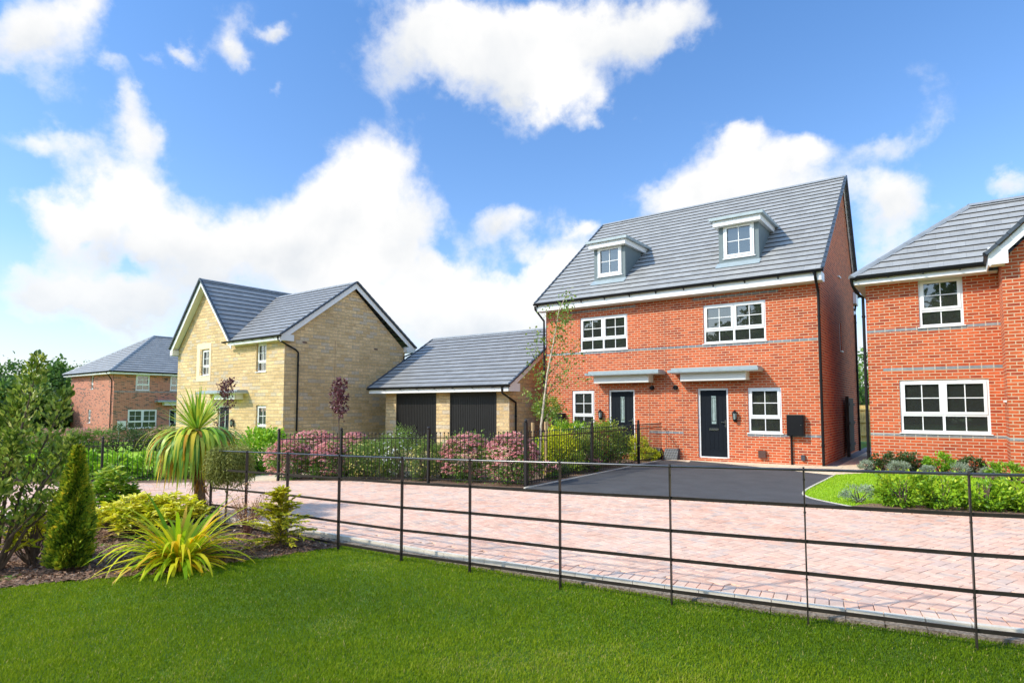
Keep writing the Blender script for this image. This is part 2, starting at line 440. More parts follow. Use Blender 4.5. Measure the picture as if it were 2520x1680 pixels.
LM['weep'] = leafmat('thread_leaf', [(0, (.12, .13, .03)), (.5, (.27, .29, .055)), (1, (.48, .50, .13))], .6, .3)
LM['chip'] = leafmat('bark_chip', [(0, (.07, .036, .022)), (.45, (.26, .14, .085)), (.8, (.48, .31, .21)), (1, (.85, .72, .60))], .85, .0, .2)
LM['stone'] = leafmat('pebble', [(0, (.2, .2, .2)), (1, (.6, .58, .55))], .8, 0.)

# ------------------------------------------------------------------ foliage builders (numpy)
OVAL = np.array([(0, 0, 0), (.32, .5, .10), (.74, .36, .06), (1, 0, -.10), (.74, -.36, .06), (.32, -.5, .10)])
OVF = np.array([(0, 3, 2, 1), (0, 5, 4, 3)])
DIA = np.array([(0, 0, 0), (.45, .5, .07), (1, 0, -.05), (.45, -.5, .07)]); DIF = np.array([(0, 3, 2, 1)])


def norm(a): return a / np.maximum(np.linalg.norm(a, axis=-1, keepdims=True), 1e-9)


def leaves(name, base, dirs, nrm, Ln, Wd, rnd, mat, parent=None, oval=True):
    T, F = (OVAL, OVF) if oval else (DIA, DIF)
    n = len(base); x = norm(dirs); y = norm(np.cross(nrm, x)); z = np.cross(x, y)
    V = base[:, None, :] + T[None, :, 0:1] * x[:, None, :] * Ln[:, None, None] + T[None, :, 1:2] * y[:, None, :] * Wd[:, None, None] + T[None, :, 2:3] * z[:, None, :] * Ln[:, None, None]
    k = len(T); FF = (F[None] + (np.arange(n) * k)[:, None, None]).reshape(-1, 4)
    return npmesh(name, V.reshape(-1, 3), FF, mat, parent, np.repeat(rnd, k))


def blades(name, base, az, el, Ln, Wd, bend, rnd, mat, parent=None, S=5, base_w=.5, keel=.0):
    n = len(base); step = Ln / S
    P = np.zeros((n, S + 1, 3)); P[:, 0] = base; e = el.copy()
    for k in range(S):
        d = np.stack([np.cos(e) * np.cos(az), np.cos(e) * np.sin(az), np.sin(e)], 1)
        P[:, k + 1] = P[:, k] + d * step[:, None]
        e = np.maximum(e - bend / S * (.4 + 1.2 * k / S), -1.45)
    side = np.stack([-np.sin(az), np.cos(az), np.zeros(n)], 1)
    t = np.linspace(0, 1, S + 1)
    w = np.where(t < .35, base_w + (1 - base_w) * t / .35, 1 - ((t - .35) / .65) ** 1.8) ; w = np.maximum(w, .04)
    V = np.stack([P - side[:, None] * (w[None, :, None] * Wd[:, None, None] / 2), P + side[:, None] * (w[None, :, None] * Wd[:, None, None] / 2)], 2)
    V = V.reshape(n, -1, 3); k = 2 * (S + 1)
    F = np.array([(2 * i, 2 * i + 1, 2 * i + 3, 2 * i + 2) for i in range(S)])
    FF = (F[None] + (np.arange(n) * k)[:, None, None]).reshape(-1, 4)
    return npmesh(name, V.reshape(-1, 3), FF, mat, parent, np.repeat(rnd, k))


def clumps(n, c, rad, nc, spread, rng, lo=.55, zmin=None, shape=None):
    """n leaf positions in clumps spread over an ellipsoid; returns position and outward direction"""
    d = norm(rng.normal(size=(nc, 3))); r = rng.uniform(lo, 1., nc) ** .7
    cc = d * r[:, None]
    idx = rng.integers(0, nc, n)
    p = cc[idx] + rng.normal(size=(n, 3)) * spread
    if shape is not None: p[:, :2] *= shape(p[:, 2])[:, None]
    out = norm(p + 1e-6)
    pos = np.array(c) + p * np.array(rad)
    if zmin is not None:
        bad = pos[:, 2] < zmin; pos[bad, 2] = zmin + rng.uniform(0, .08, bad.sum())
    return pos, out, idx


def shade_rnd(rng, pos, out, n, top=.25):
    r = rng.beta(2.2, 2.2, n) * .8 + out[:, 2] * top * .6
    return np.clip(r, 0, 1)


def stems(name, base, tips, r0, mat, parent, rng, n=5):
    mb = MB()
    for t in tips:
        b = np.array(base) + np.array([rng.normal() * .02, rng.normal() * .02, 0]); t = np.array(t)
        m = (b + t) / 2 + rng.normal(size=3) * .06 * np.linalg.norm(t - b); m2 = (m + t) / 2 + rng.normal(size=3) * .03 * np.linalg.norm(t - b)
        mb.tube([b, m, m2, t], [r0, r0 * .75, r0 * .5, r0 * .25], 5, False)
    return mb.build(name, mat, parent, smooth=True)


def shrub(name, label, cat, x, y, w, hh, n, Ln, Wd, mat, group=None, seed=0, depth=None, nc=None, spread=.16, up=.35, oval=True, off=-.03, topb=.25, lo=.5, flat=1., stemmat=None, ground=None):
    rng = np.random.default_rng(seed + 100); z = (h(x) + off) if ground is None else ground
    o = anchor(name, (x, y, z), label, cat, group)
    dpt = depth or w
    c = (x, y, z + hh * .50)
    pos, out, idx = clumps(n, c, (w / 2, dpt / 2, hh * .52), nc or max(14, int(n / 45)), spread, rng, lo, zmin=z + .02)
    d = norm(out + rng.normal(size=(n, 3)) * .55 + np.array([0, 0, up])); nr = norm(rng.normal(size=(n, 3)) * .6 + np.array([0, 0, 1.]) + out * .5)
    L_ = Ln * rng.uniform(.65, 1.25, n)
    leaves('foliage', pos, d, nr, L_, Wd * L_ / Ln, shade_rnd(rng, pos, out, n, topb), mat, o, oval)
    tips = [np.array(c) + norm(rng.normal(size=3) + np.array([0, 0, .6])) * np.array([w, dpt, hh]) * .33 for _ in range(7)]
    stems('stem', (x, y, z - .02), tips, .012 + .01 * hh, stemmat or M['bark'], o, rng)
    return o, rng, c, z


# ------------------------------------------------------------------ ground
def sheet(name, poly, off, mat, side=0., kind='structure', bottom=None):
    """flat polygon laid on the falling ground, off metres above it, with a skirt of the given depth"""
    bm = bmesh.new(); vs = [bm.verts.new((x, y, 0)) for x, y in poly]; f = bm.faces.new(vs); f.normal_update()
    if f.normal.z < 0: f.normal_flip()
    bmesh.ops.triangulate(bm, faces=bm.faces[:])
    xs = [p[0] for p in poly]
    for bx in HX:
        if min(xs) < bx < max(xs):
            bmesh.ops.bisect_plane(bm, geom=bm.verts[:] + bm.edges[:] + bm.faces[:], plane_co=(bx, 0, 0), plane_no=(1, 0, 0))
    for v in bm.verts: v.co.z = h(v.co.x) + off
    if side:
        be = [e for e in bm.edges if len(e.link_faces) == 1]
        r = bmesh.ops.extrude_edge_only(bm, edges=be)
        for v in [g for g in r['geom'] if isinstance(g, bmesh.types.BMVert)]: v.co.z -= side
    bmesh.ops.recalc_face_normals(bm, faces=bm.faces[:])
    me = bpy.data.meshes.new(name)
    uvl = bm.loops.layers.uv.new('UVMap')
    for fc in bm.faces:
        for l in fc.loops: l[uvl].uv = (l.vert.co.x, l.vert.co.y)
    bm.to_mesh(me); bm.free(); me.materials.append(mat)
    o = bpy.data.objects.new(name, me); COL.objects.link(o)
    if kind: o['kind'] = kind
    return o


def inside(P, poly):
    x, y = P[:, 0], P[:, 1]; r = np.zeros(len(P), bool); n = len(poly)
    for i in range(n):
        x1, y1 = poly[i]; x2, y2 = poly[(i + 1) % n]
        c = ((y1 > y) != (y2 > y)) & (x < (x2 - x1) * (y - y1) / (y2 - y1 + 1e-12) + x1); r ^= c
    return r


def smoothline(pts, n=8):
    P = [np.array(p, float) for p in pts]; out = []
    for i in range(len(P) - 1):
        p0, p1, p2, p3 = P[max(i - 1, 0)], P[i], P[i + 1], P[min(i + 2, len(P) - 1)]
        for k in range(n):
            t = k / n
            out.append(tuple(.5 * ((2 * p1) + (-p0 + p2) * t + (2 * p0 - 5 * p1 + 4 * p2 - p3) * t * t + (-p0 + 3 * p1 - 3 * p2 + p3) * t ** 3)))
    out.append(tuple(P[-1])); return out


ZL = -.065   # lawn and earth lie this far below the paving
sheet('ground', [(-300, -200), (300, -200), (300, 400), (-300, 400)], ZL - .02, M['grassbase'])

KERB = smoothline([(12, 8.9), (6, 6.95), (2.5, 5.98), (.34, 5.54), (-1.26, 5.27), (-3.0, 5.08), (-4.6, 4.95), (-6.4, 4.86), (-8.0, 4.84), (-9.6, 4.70), (-11.2, 4.2), (-12.6, 3.0), (-13.6, 1.2), (-14.4, -3), (-15, -12)], 6)
FAR = smoothline([(12, 14.2), (6, 12.55), (2.4, 11.5), (.74, 11.1), (-.38, 10.82), (-1.35, 10.70), (-2.8, 10.45), (-5.0, 10.10), (-6.95, 9.84), (-9.42, 9.57), (-11.85, 9.05), (-13.33, 8.37), (-14.8, 7.75), (-16.5, 7.05), (-18.34, 6.32), (-21.2, 4.86), (-25, 2.6), (-30, -1), (-36, -12)], 6)
ROAD = KERB + FAR[::-1]
sheet('road_bedding', ROAD, -.012, M['sand'], side=.12)


def paving():
    V = []; F = []; A = []
    rng = np.random.default_rng(3)
    th = YAW + R(90 + 32.6)          # long axis of the herringbone
    ca, sa = math.cos(th), math.sin(th)
    u = .1; nb = 420; recs = []
    # herringbone on a unit grid: horizontal block at (i,j) when (i - j) % 4 == 0 ; vertical at (i,j) when (i-j)%4==2 ...
    for i in range(-nb, nb):
        for j in range(-nb, nb):
            m = (i - j) % 4
            if m == 0: recs.append((i, j, 2, 1))
            elif m == 3: recs.append((i, j, 1, 2))
    B = np.array(recs, float)
    cx = (B[:, 0] + B[:, 2] / 2) * u; cy = (B[:, 1] + B[:, 3] / 2) * u
    wx = cx * ca - cy * sa - 9.; wy = cx * sa + cy * ca + 6.
    C = np.stack([wx, wy], 1)
    inner = np.array(ROAD); ok = inside(C, ROAD) & (wx > -24) & (wx < 6.5)
    # keep clear of the border courses
    def dist(C, line):
        d = np.full(len(C), 1e9)
        for k in range(len(line) - 1):
            a = np.array(line[k]); b = np.array(line[k + 1]); ab = b - a
            t = np.clip(((C - a) @ ab) / (ab @ ab), 0, 1); d = np.minimum(d, np.linalg.norm(C - (a + t[:, None] * ab), axis=1))
        return d
    idx = np.where(ok)[0]; dk = dist(C[idx], KERB); df = dist(C[idx], FAR)
    idx = idx[(dk > .24) & (df > .24)]
    gap = .0022
    def add(c, hx, hy, cs, sn, top, r, tilt):
        k = len(V)
        for (sx, sy) in ((-1, -1), (1, -1), (1, 1), (-1, 1)):
            lx, ly = sx * hx, sy * hy
            V.append((c[0] + lx * cs - ly * sn, c[1] + lx * sn + ly * cs, h(c[0]) - .02))
        ch = .003
        for (sx, sy) in ((-1, -1), (1, -1), (1, 1), (-1, 1)):
            lx, ly = sx * hx, sy * hy
            X = c[0] + lx * cs - ly * sn
            V.append((X, c[1] + lx * sn + ly * cs, h(X) + top - ch + tilt[0] * sx + tilt[1] * sy))
        for (sx, sy) in ((-1, -1), (1, -1), (1, 1), (-1, 1)):
            lx, ly = sx * (hx - ch), sy * (hy - ch)
            X = c[0] + lx * cs - ly * sn
            V.append((X, c[1] + lx * sn + ly * cs, h(X) + top + tilt[0] * sx + tilt[1] * sy))
        for q in range(4):
            F.append((k + q, k + (q + 1) % 4, k + 4 + (q + 1) % 4, k + 4 + q)); F.append((k + 4 + q, k + 4 + (q + 1) % 4, k + 8 + (q + 1) % 4, k + 8 + q))
        F.append((k + 8, k + 9, k + 10, k + 11)); A.extend([r] * 12)
    for q in idx:
        add(C[q], B[q, 2] * u / 2 - gap, B[q, 3] * u / 2 - gap, ca, sa, rng.normal() * .0008, rng.random(), (rng.normal() * .0007, rng.normal() * .0007))
    for line, sgn in ((KERB, 1), (FAR, -1)):   # soldier course along either edge
        L_ = np.array(line); seg = np.linalg.norm(np.diff(L_, axis=0), axis=1); cum = np.concatenate([[0], np.cumsum(seg)])
        for s in np.arange(.05, cum[-1], .1035):
            k = min(np.searchsorted(cum, s) - 1, len(seg) - 1); k = max(k, 0)
            t = (s - cum[k]) / seg[k]; p = L_[k] + (L_[k + 1] - L_[k]) * t; d = (L_[k + 1] - L_[k]) / seg[k]
            if not (-24 < p[0] < 7): continue
            nrm = np.array([d[1], -d[0]]) * sgn
            nrm = nrm if (nrm[1] > 0) == (sgn > 0) else -nrm
            c = p + nrm * .145
            add(c, .0485, .0975, d[0], d[1], .005 + rng.normal() * .0008, rng.random(), (rng.normal() * .0006, rng.normal() * .0006))
    o = npmesh('road', np.array(V), np.array(F), M['paver'], None, A, smooth=False); o['kind'] = 'structure'


paving()


def ribbon(name, line, w, z0, z1, mat, shift=0., seg=.0):
    """a concrete edging set along a line, its length broken by joints"""
    mb = MB(); L_ = [np.array(p) for p in line]
    Nn = []
    for k in range(len(L_)):
        d = L_[min(k + 1, len(L_) - 1)] - L_[max(k - 1, 0)]; d = d / np.linalg.norm(d); Nn.append(np.array([d[1], -d[0]]))
    for k in range(len(L_) - 1):
        a0 = L_[k] + Nn[k] * (shift - w / 2); a1 = L_[k] + Nn[k] * (shift + w / 2); b0 = L_[k + 1] + Nn[k + 1] * (shift - w / 2); b1 = L_[k + 1] + Nn[k + 1] * (shift + w / 2)
        g = (b0 - a0) / np.linalg.norm(b0 - a0) * .003
        Z = lambda p, z: (p[0], p[1], h(p[0]) + z)
        q = [Z(a0 + g, z1), Z(a1 + g, z1), Z(b1 - g, z1), Z(b0 - g, z1)]; r = [Z(a0 + g, z0), Z(a1 + g, z0), Z(b1 - g, z0), Z(b0 - g, z0)]
        mb.face(q[::-1]); mb.face([r[0], r[3], q[3], q[0]]); mb.face([r[1], q[1], q[2], r[2]]); mb.face([r[0], q[0], q[1], r[1]]); mb.face([r[3], r[2], q[2], q[3]])
    o = mb.build(name, mat); bm = bmesh.new(); bm.from_mesh(o.data); bmesh.ops.recalc_face_normals(bm, faces=bm.faces[:]); bm.to_mesh(o.data); bm.free()
    o['kind'] = 'structure'; return o


ribbon('kerb', KERB, .05, -.16, .010, M['kerb'], shift=0.)
ribbon('kerb_margin', KERB, .09, -.16, -.040, M['margin'], shift=-.068)

# driveway, slab paths, verge lawn and beds in front of the houses
T1, T2, T3, T4 = (-6.98, 9.95), (-7.35, 17.0), (-6.78, 17.55), G(2041, 1168)
LT = smoothline([(-1.36, 10.82), (-1.94, 11.34), (-2.22, 11.8), (-2.32, 12.4), (-2.33, 13.2), (-2.30, 14.6), (-2.28, 15.72)], 5)
FARn = [p for p in FAR if -6.95 < p[0] < -1.4]
drive = FARn[::-1][::-1] + []
drive = [(-1.38, 10.72)] + FARn + [(-6.95, 9.86)] + [(-7.02, 12), (-7.10, 14), (-7.18, 16), (-7.25, 17.4), (-6.85, 17.5), (-6.3, 17.2)] + [G(1700, 1133), G(1780, 1140), G(1900, 1152), T4] + LT[::-1]
sheet('driveway', drive, .004, M['tarmac'], side=.03)
ribbon('driveway_edging', [(-7.04, 9.9), (-7.06, 11), (-7.09, 12), (-7.12, 13), (-7.15, 14), (-7.19, 15), (-7.23, 16), (-7.28, 17.45)], .045, -.1, .014, M['kerb'])
ribbon('lawn_edging', LT, .04, -.1, .012, M['kerb'])
sheet('house_path', [(-7.2, 17.93), (-7.2, 17.5), (-6.85, 17.48), (-6.3, 17.18), G(1700, 1132), G(1780, 1139), G(1900, 1151), G(2041, 1167), (-2.28, 15.75), (-1.76, 16.5), (-1.2, 16.6), (-1.2, 16.9), (-1.72, 17.0), (-1.72, 27), (-2.5, 27), (-2.55, 17.93)], .0, M['slab'], side=.03)
sheet('gravel_strip', [(-2.83, 17.8), (-2.52, 17.8), (-2.5, 27), (-2.83, 27)], -.004, M['gravel'])
HL = LT + [(-1.76, 16.45), (.2, 16.6), (1.0, 15.6), (8, 15.4), (8, 12.6), (4, 12.2), (1.0, 11.4), (-.4, 11.05), (-1.0, 11.0)]
sheet('house_lawn', HL, -.006, M['limegrass'])
sheet('hedge_bed', [(-1.36, 10.78), (-.38, 10.86), (.74, 11.14), (2.4, 11.54), (6, 12.6), (12, 14.3), (12, 15), (5.6, 13.2), (2.2, 12.1), (.6, 11.66), (-.5, 11.42), (-1.15, 11.25)], .016, M['soil'])
sheet('wall_bed', [(-1.78, 16.5), (.2, 16.62), (1.3, 15.7), (3, 15.6), (3, 17.9), (-1.74, 17.9)], .008, M['soil'])
# planted ground behind the railings, in front of stone house, garage and left half of the pair
sheet('planting_bed', [(-7.05, 9.98), (-9.42, 9.68), (-11.85, 9.16), (-13.3, 8.5), (-13.6, 9.4), (-13.9, 10.6), (-17.5, 11.5), (-20.0, 12.6), (-20.2, 16.4), (-12.4, 16.6), (-12.0, 17.9), (-7.3, 17.9), (-7.27, 17.4), (-7.1, 13)], -.01, M['soil'])
sheet('entrance_path', [(-13.33, 8.37), (-14.9, 7.72), (-19.5, 12.9), (-19.3, 13.5), (-22, 13.48), (-27, 13.48), (-27, 12.9), (-20.2, 12.6), (-16.0, 11.4), (-13.9, 10.6)], -.004, M['slab'])
sheet('garden_bed', [(-14.95, 7.75), (-16.5, 7.12), (-18.34, 6.42), (-21.2, 4.96), (-25, 2.7), (-30, -1), (-31.5, .5), (-26.5, 4.7), (-22.6, 7.0), (-20, 8.3), (-16.8, 9.6)], -.01, M['soil'])
sheet('garden_lawn', [(-16.9, 9.7), (-20.1, 8.4), (-22.7, 7.1), (-26.6, 4.8), (-33, 0), (-46, 8), (-45.2, 16.4), (-38, 20), (-31, 13.3), (-21, 12.5)], -.02, M['limegrass'])

# front bed with mulch
BEDF = smoothline([(-9.6, -3.), (-8.6, -.6), (-7.9, .8), (-7.35, 1.73), (-7.08, 2.14), (-6.78, 2.57), (-6.50, 3.05), (-6.40, 3.55), (-6.22, 4.14), (-6.10, 4.55)], 5)
BEDB = [p for p in KERB if p[0] < -6.1]
BED = BEDF + [(-6.05, 4.78)] + [(x, y - .06) for x, y in BEDB]


def bed():
    """mulch surface: small mounds, then bark chips scattered over it"""
    xs = np.arange(-14.6, -6.0, .07); ys = np.arange(-3., 4.85, .07)
    X, Y = np.meshgrid(xs, ys, indexing='ij'); P = np.stack([X.ravel(), Y.ravel()], 1); ins = inside(P, BED).reshape(X.shape)
    rng = np.random.default_rng(5)
    Z = np.interp(X, HX, HZ) - .065 + .018 * np.sin(X * 3.1 + 1) * np.sin(Y * 2.7) + .012 * np.sin(X * 9.3) * np.cos(Y * 8.1) + rng.normal(size=X.shape) * .006
    nx, ny = X.shape; V = np.stack([X, Y, Z], -1).reshape(-1, 3)
    i, j = np.meshgrid(np.arange(nx - 1), np.arange(ny - 1), indexing='ij')
    ok = (ins[:-1, :-1] & ins[1:, :-1] & ins[1:, 1:] & ins[:-1, 1:])
    a = (i * ny + j)[ok]; F = np.stack([a, a + ny, a + ny + 1, a + 1], 1)
    o = npmesh('soil_bed', V, F, M['soil'], None, None); o['kind'] = 'structure'
    n = 52000; C = np.stack([rng.uniform(-12.8, -6., n), rng.uniform(-.5, 4.85, n)], 1); C = C[inside(C, BED)]; n = len(C)
    z = np.interp(C[:, 0], HX, HZ) - .065 + .018 * np.sin(C[:, 0] * 3.1 + 1) * np.sin(C[:, 1] * 2.7) + .012 * np.sin(C[:, 0] * 9.3) * np.cos(C[:, 1] * 8.1) + rng.uniform(0, .018, n)
    pos = np.stack([C[:, 0], C[:, 1], z], 1); d = rng.normal(size=(n, 3)); d[:, 2] *= .25
    nr = rng.normal(size=(n, 3)) * .35 + np.array([0, 0, 1.])
    L_ = rng.uniform(.018, .068, n)
    o = leaves('bark_chips', pos, norm(d), norm(nr), L_, L_ * rng.uniform(.25, .5, n), rng.beta(1.6, 2.4, n), LM['chip'], None, False)
    mark(o, 'brown bark chips scattered over the front planting bed', 'bark chips', kind='stuff')


bed()


def grass():
    rng = np.random.default_rng(21)
    cam = np.array([-math.sin(YAW), math.cos(YAW)]); rt = np.array([math.cos(YAW), math.sin(YAW)])
    N0 = 1500000
    dd = 2.6 + (9.6 - 2.6) * rng.random(N0) ** 1.15; ll = (rng.random(N0) * 2 - 1) * (dd * .90 + .3)
    P = cam * dd[:, None] + rt * ll[:, None]
    k = rng.random(N0) < np.clip(.55 + 0 * dd, 0, 1)
    P = P[k]; dd = dd[k]
    LAWN = [(14, -6), (14, 9.3)] + [(x, y - .07) for x, y in KERB if x > -6.2] + BEDF[::-1] + [(-9.6, -6)]
    k = inside(P, LAWN); P = P[k]; dd = dd[k]; n = len(P)
    z = np.interp(P[:, 0], HX, HZ) + ZL - .005
    base = np.stack([P[:, 0], P[:, 1], z], 1)
    az = rng.uniform(0, 2 * math.pi, n)
    # tufts: neighbouring blades share a height and a tone
    pn = np.sin(P[:, 0] * 5.1 + 2 * np.sin(P[:, 1] * 3.3)) * np.sin(P[:, 1] * 4.7 + 1.7 * np.sin(P[:, 0] * 2.9)) + .6 * np.sin(P[:, 0] * 13.1 + P[:, 1] * 7.9) * np.sin(P[:, 1] * 15.3 - P[:, 0] * 4.1)
    big = np.sin(P[:, 0] * 1.1 + 1.3 * np.sin(P[:, 1] * .9)) * np.sin(P[:, 1] * 1.3 + .7)
    Ln = (.022 + .004 * pn + .002 * big) * rng.uniform(.6, 1.4, n); Ln = np.clip(Ln, .010, .06)
    W = (.0026 + .0006 * dd) * rng.uniform(.7, 1.2, n)
    rnd = np.clip(.46 + .07 * pn + .16 * big + .12 * np.sin(P[:, 0] * .55 + 2.1) * np.sin(P[:, 1] * 2.3) + rng.normal(size=n) * .13, 0, .95); rnd[rng.random(n) < .025] = 1.
    pt = np.sin(P[:, 0] * 2.3 + 3 * np.sin(P[:, 1] * 1.1 + .6)) * np.sin(P[:, 1] * 2.9 + 2 * np.sin(P[:, 0] * 1.7)); thin = (pt > .72) & (rng.random(n) < .35)
    rnd[thin] = rng.uniform(.8, 1., thin.sum()); Ln[thin] *= .7
    o = blades('lawn_grass', base, az, rng.uniform(.6, 1.45, n), Ln, W, rng.uniform(.2, 1.5, n), rnd, LM['lawn'], None, S=2, base_w=.8)
    mark(o, 'short dark green lawn grass in front of the estate fence', 'grass', kind='stuff')
    n = 90000; C = np.stack([rng.uniform(-2.4, 7.9, n), rng.uniform(10.9, 16.6, n)], 1); C = C[inside(C, HL)]; n = len(C)
    base = np.stack([C[:, 0], C[:, 1], np.interp(C[:, 0], HX, HZ) - .01], 1)
    o = blades('verge_grass', base, rng.uniform(0, 6.3, n), rng.uniform(.8, 1.5, n), rng.uniform(.02, .045, n), rng.uniform(.008, .014, n), rng.uniform(.2, 1.2, n), rng.beta(2, 2, n), LM['lime_lawn'], None, S=2, base_w=.8)
    mark(o, 'bright lime green lawn grass beside the tarmac driveway', 'grass', kind='stuff')


grass()

# ------------------------------------------------------------------ house kit
def facept(axis, const, a, d, z):
    """axis 'Y': a wall facing -Y, a along X; axis 'X': a wall facing +X, a along Y; d outwards"""
    return (a, const - d, z) if axis == 'Y' else (const + d, a, z)


def fbox(mb, axis, const, a0, a1, z0, z1, d0, d1):
    if axis == 'Y': mb.box(a0, a1, const - d1, const - d0, z0, z1)
    else: mb.box(const + d0, const + d1, a0, a1, z0, z1)


def wall(mb, axis, const, a0, a1, z0, z1, ops, rev=.09, flip=False):
    A = sorted({a0, a1, *[v for o in ops for v in o[:2]]}); Z = sorted({z0, z1, *[v for o in ops for v in o[2:4]]})
    for i in range(len(A) - 1):
        for j in range(len(Z) - 1):
            ca, cz = (A[i] + A[i + 1]) / 2, (Z[j] + Z[j + 1]) / 2
            if any(o[0] < ca < o[1] and o[2] < cz < o[3] for o in ops): continue
            q = [facept(axis, const, A[i], 0, Z[j]), facept(axis, const, A[i + 1], 0, Z[j]), facept(axis, const, A[i + 1], 0, Z[j + 1]), facept(axis, const, A[i], 0, Z[j + 1])]
            mb.face(q)
    for o in ops:
        p = lambda a, d, z: facept(axis, const, a, d, z)
        mb.face([p(o[0], 0, o[2]), p(o[0], 0, o[3]), p(o[0], -rev, o[3]), p(o[0], -rev, o[2])][::-1])
        mb.face([p(o[1], 0, o[2]), p(o[1], -rev, o[2]), p(o[1], -rev, o[3]), p(o[1], 0, o[3])][::-1])
        mb.face([p(o[0], 0, o[3]), p(o[1], 0, o[3]), p(o[1], -rev, o[3]), p(o[0], -rev, o[3])][::-1])
        mb.face([p(o[0], 0, o[2]), p(o[0], -rev, o[2]), p(o[1], -rev, o[2]), p(o[1], 0, o[2])][::-1])


def window(par, axis, const, a0, a1, z0, z1, lights=1, rec=.03, tall=True, sill=True, inside_item=None, blind=0., backdrop=False):
    """casement window: frame with a sash over a fixed light in each bay"""
    f = MB(); g = MB(); D0, D1 = -rec - .07, -rec
    F_ = lambda x0, x1, y0, y1, d0=D0, d1=D1: fbox(f, axis, const, x0, x1, y0, y1, d0, d1)
    fw = .058
    F_(a0, a0 + fw, z0, z1); F_(a1 - fw, a1, z0, z1); F_(a0 + fw, a1 - fw, z0, z0 + fw); F_(a0 + fw, a1 - fw, z1 - fw, z1)
    zt = z0 + (z1 - z0) * .335 if tall else None
    w = (a1 - a0 - 2 * fw)
    for k in range(lights):
        b0 = a0 + fw + w * k / lights; b1 = a0 + fw + w * (k + 1) / lights
        if k > 0: F_(b0 - .028, b0 + .028, z0 + fw, z1 - fw); 
        i0 = b0 + (.028 if k > 0 else 0); i1 = b1 - (.028 if k < lights - 1 else 0)
        zz0 = z0 + fw
        if tall:
            F_(i0, i1, zt - .03, zt + .03)
            m = (i0 + i1) / 2
            F_(m - .011, m + .011, zz0, zt - .03, D0 + .02, D1 - .018)
            zz0 = zt + .03
        sw = .05     # sash stands proud of the frame
        s = lambda x0, x1, y0, y1: F_(x0, x1, y0, y1, D1 - .02, D1 + .018)
        e = .012
        s(i0 - e, i0 + sw, zz0 - e, z1 - fw + e); s(i1 - sw, i1 + e, zz0 - e, z1 - fw + e); s(i0 + sw, i1 - sw, zz0 - e, zz0 + sw); s(i0 + sw, i1 - sw, z1 - fw - sw, z1 - fw + e)
        m = (i0 + i1) / 2; zc = (zz0 + sw + z1 - fw - sw) / 2
        F_(m - .011, m + .011, zz0 + sw, z1 - fw - sw, D0 + .02, D1 - .016)
        F_(i0 + sw, i1 - sw, zc - .011, zc + .011, D0 + .022, D1 - .018)
        # trickle vent
        F_(m - .15, m + .15, z1 - fw * .62, z1 - fw * .30, D1, D1 + .012)
    fr = f.build('window', M['white'], par)
    dg = D1 - .035
    p = lambda a, z: facept(axis, const, a, dg, z)
    g.face([p(a0 + .03, z0 + .03), p(a1 - .03, z0 + .03), p(a1 - .03, z1 - .03), p(a0 + .03, z1 - .03)])
    g.build('pane', M['glass'], fr)
    if sill:
        s_ = MB(); fbox(s_, axis, const, a0 - .035, a1 + .035, z0 - .028, z0 - .002, -rec - .04, .035); s_.build('sill', M['white'], fr)
    if blind:
        b = MB(); q = lambda a, z: facept(axis, const, a, dg - .06, z)
        b.face([q(a0, z1 - blind), q(a1, z1 - blind), q(a1, z1), q(a0, z1)]); b.build('blind', M['blind'], fr)
    if inside_item == 'net':
        b = MB(); n = 28
        for k in range(n):
            x0 = a0 + (a1 - a0) * k / n; x1 = a0 + (a1 - a0) * (k + 1) / n; e0 = .015 * math.sin(k * 1.9); e1 = .015 * math.sin((k + 1) * 1.9)
            b.face([facept(axis, const, x0, dg - .1 + e0, z0), facept(axis, const, x1, dg - .1 + e1, z0), facept(axis, const, x1, dg - .1 + e1, z0 + (z1 - z0) * .66), facept(axis, const, x0, dg - .1 + e0, z0 + (z1 - z0) * .66)])
        b.build('curtain', M['curtain'], fr)
    # dim room lining close behind the glass keeps the inside dark
    return fr


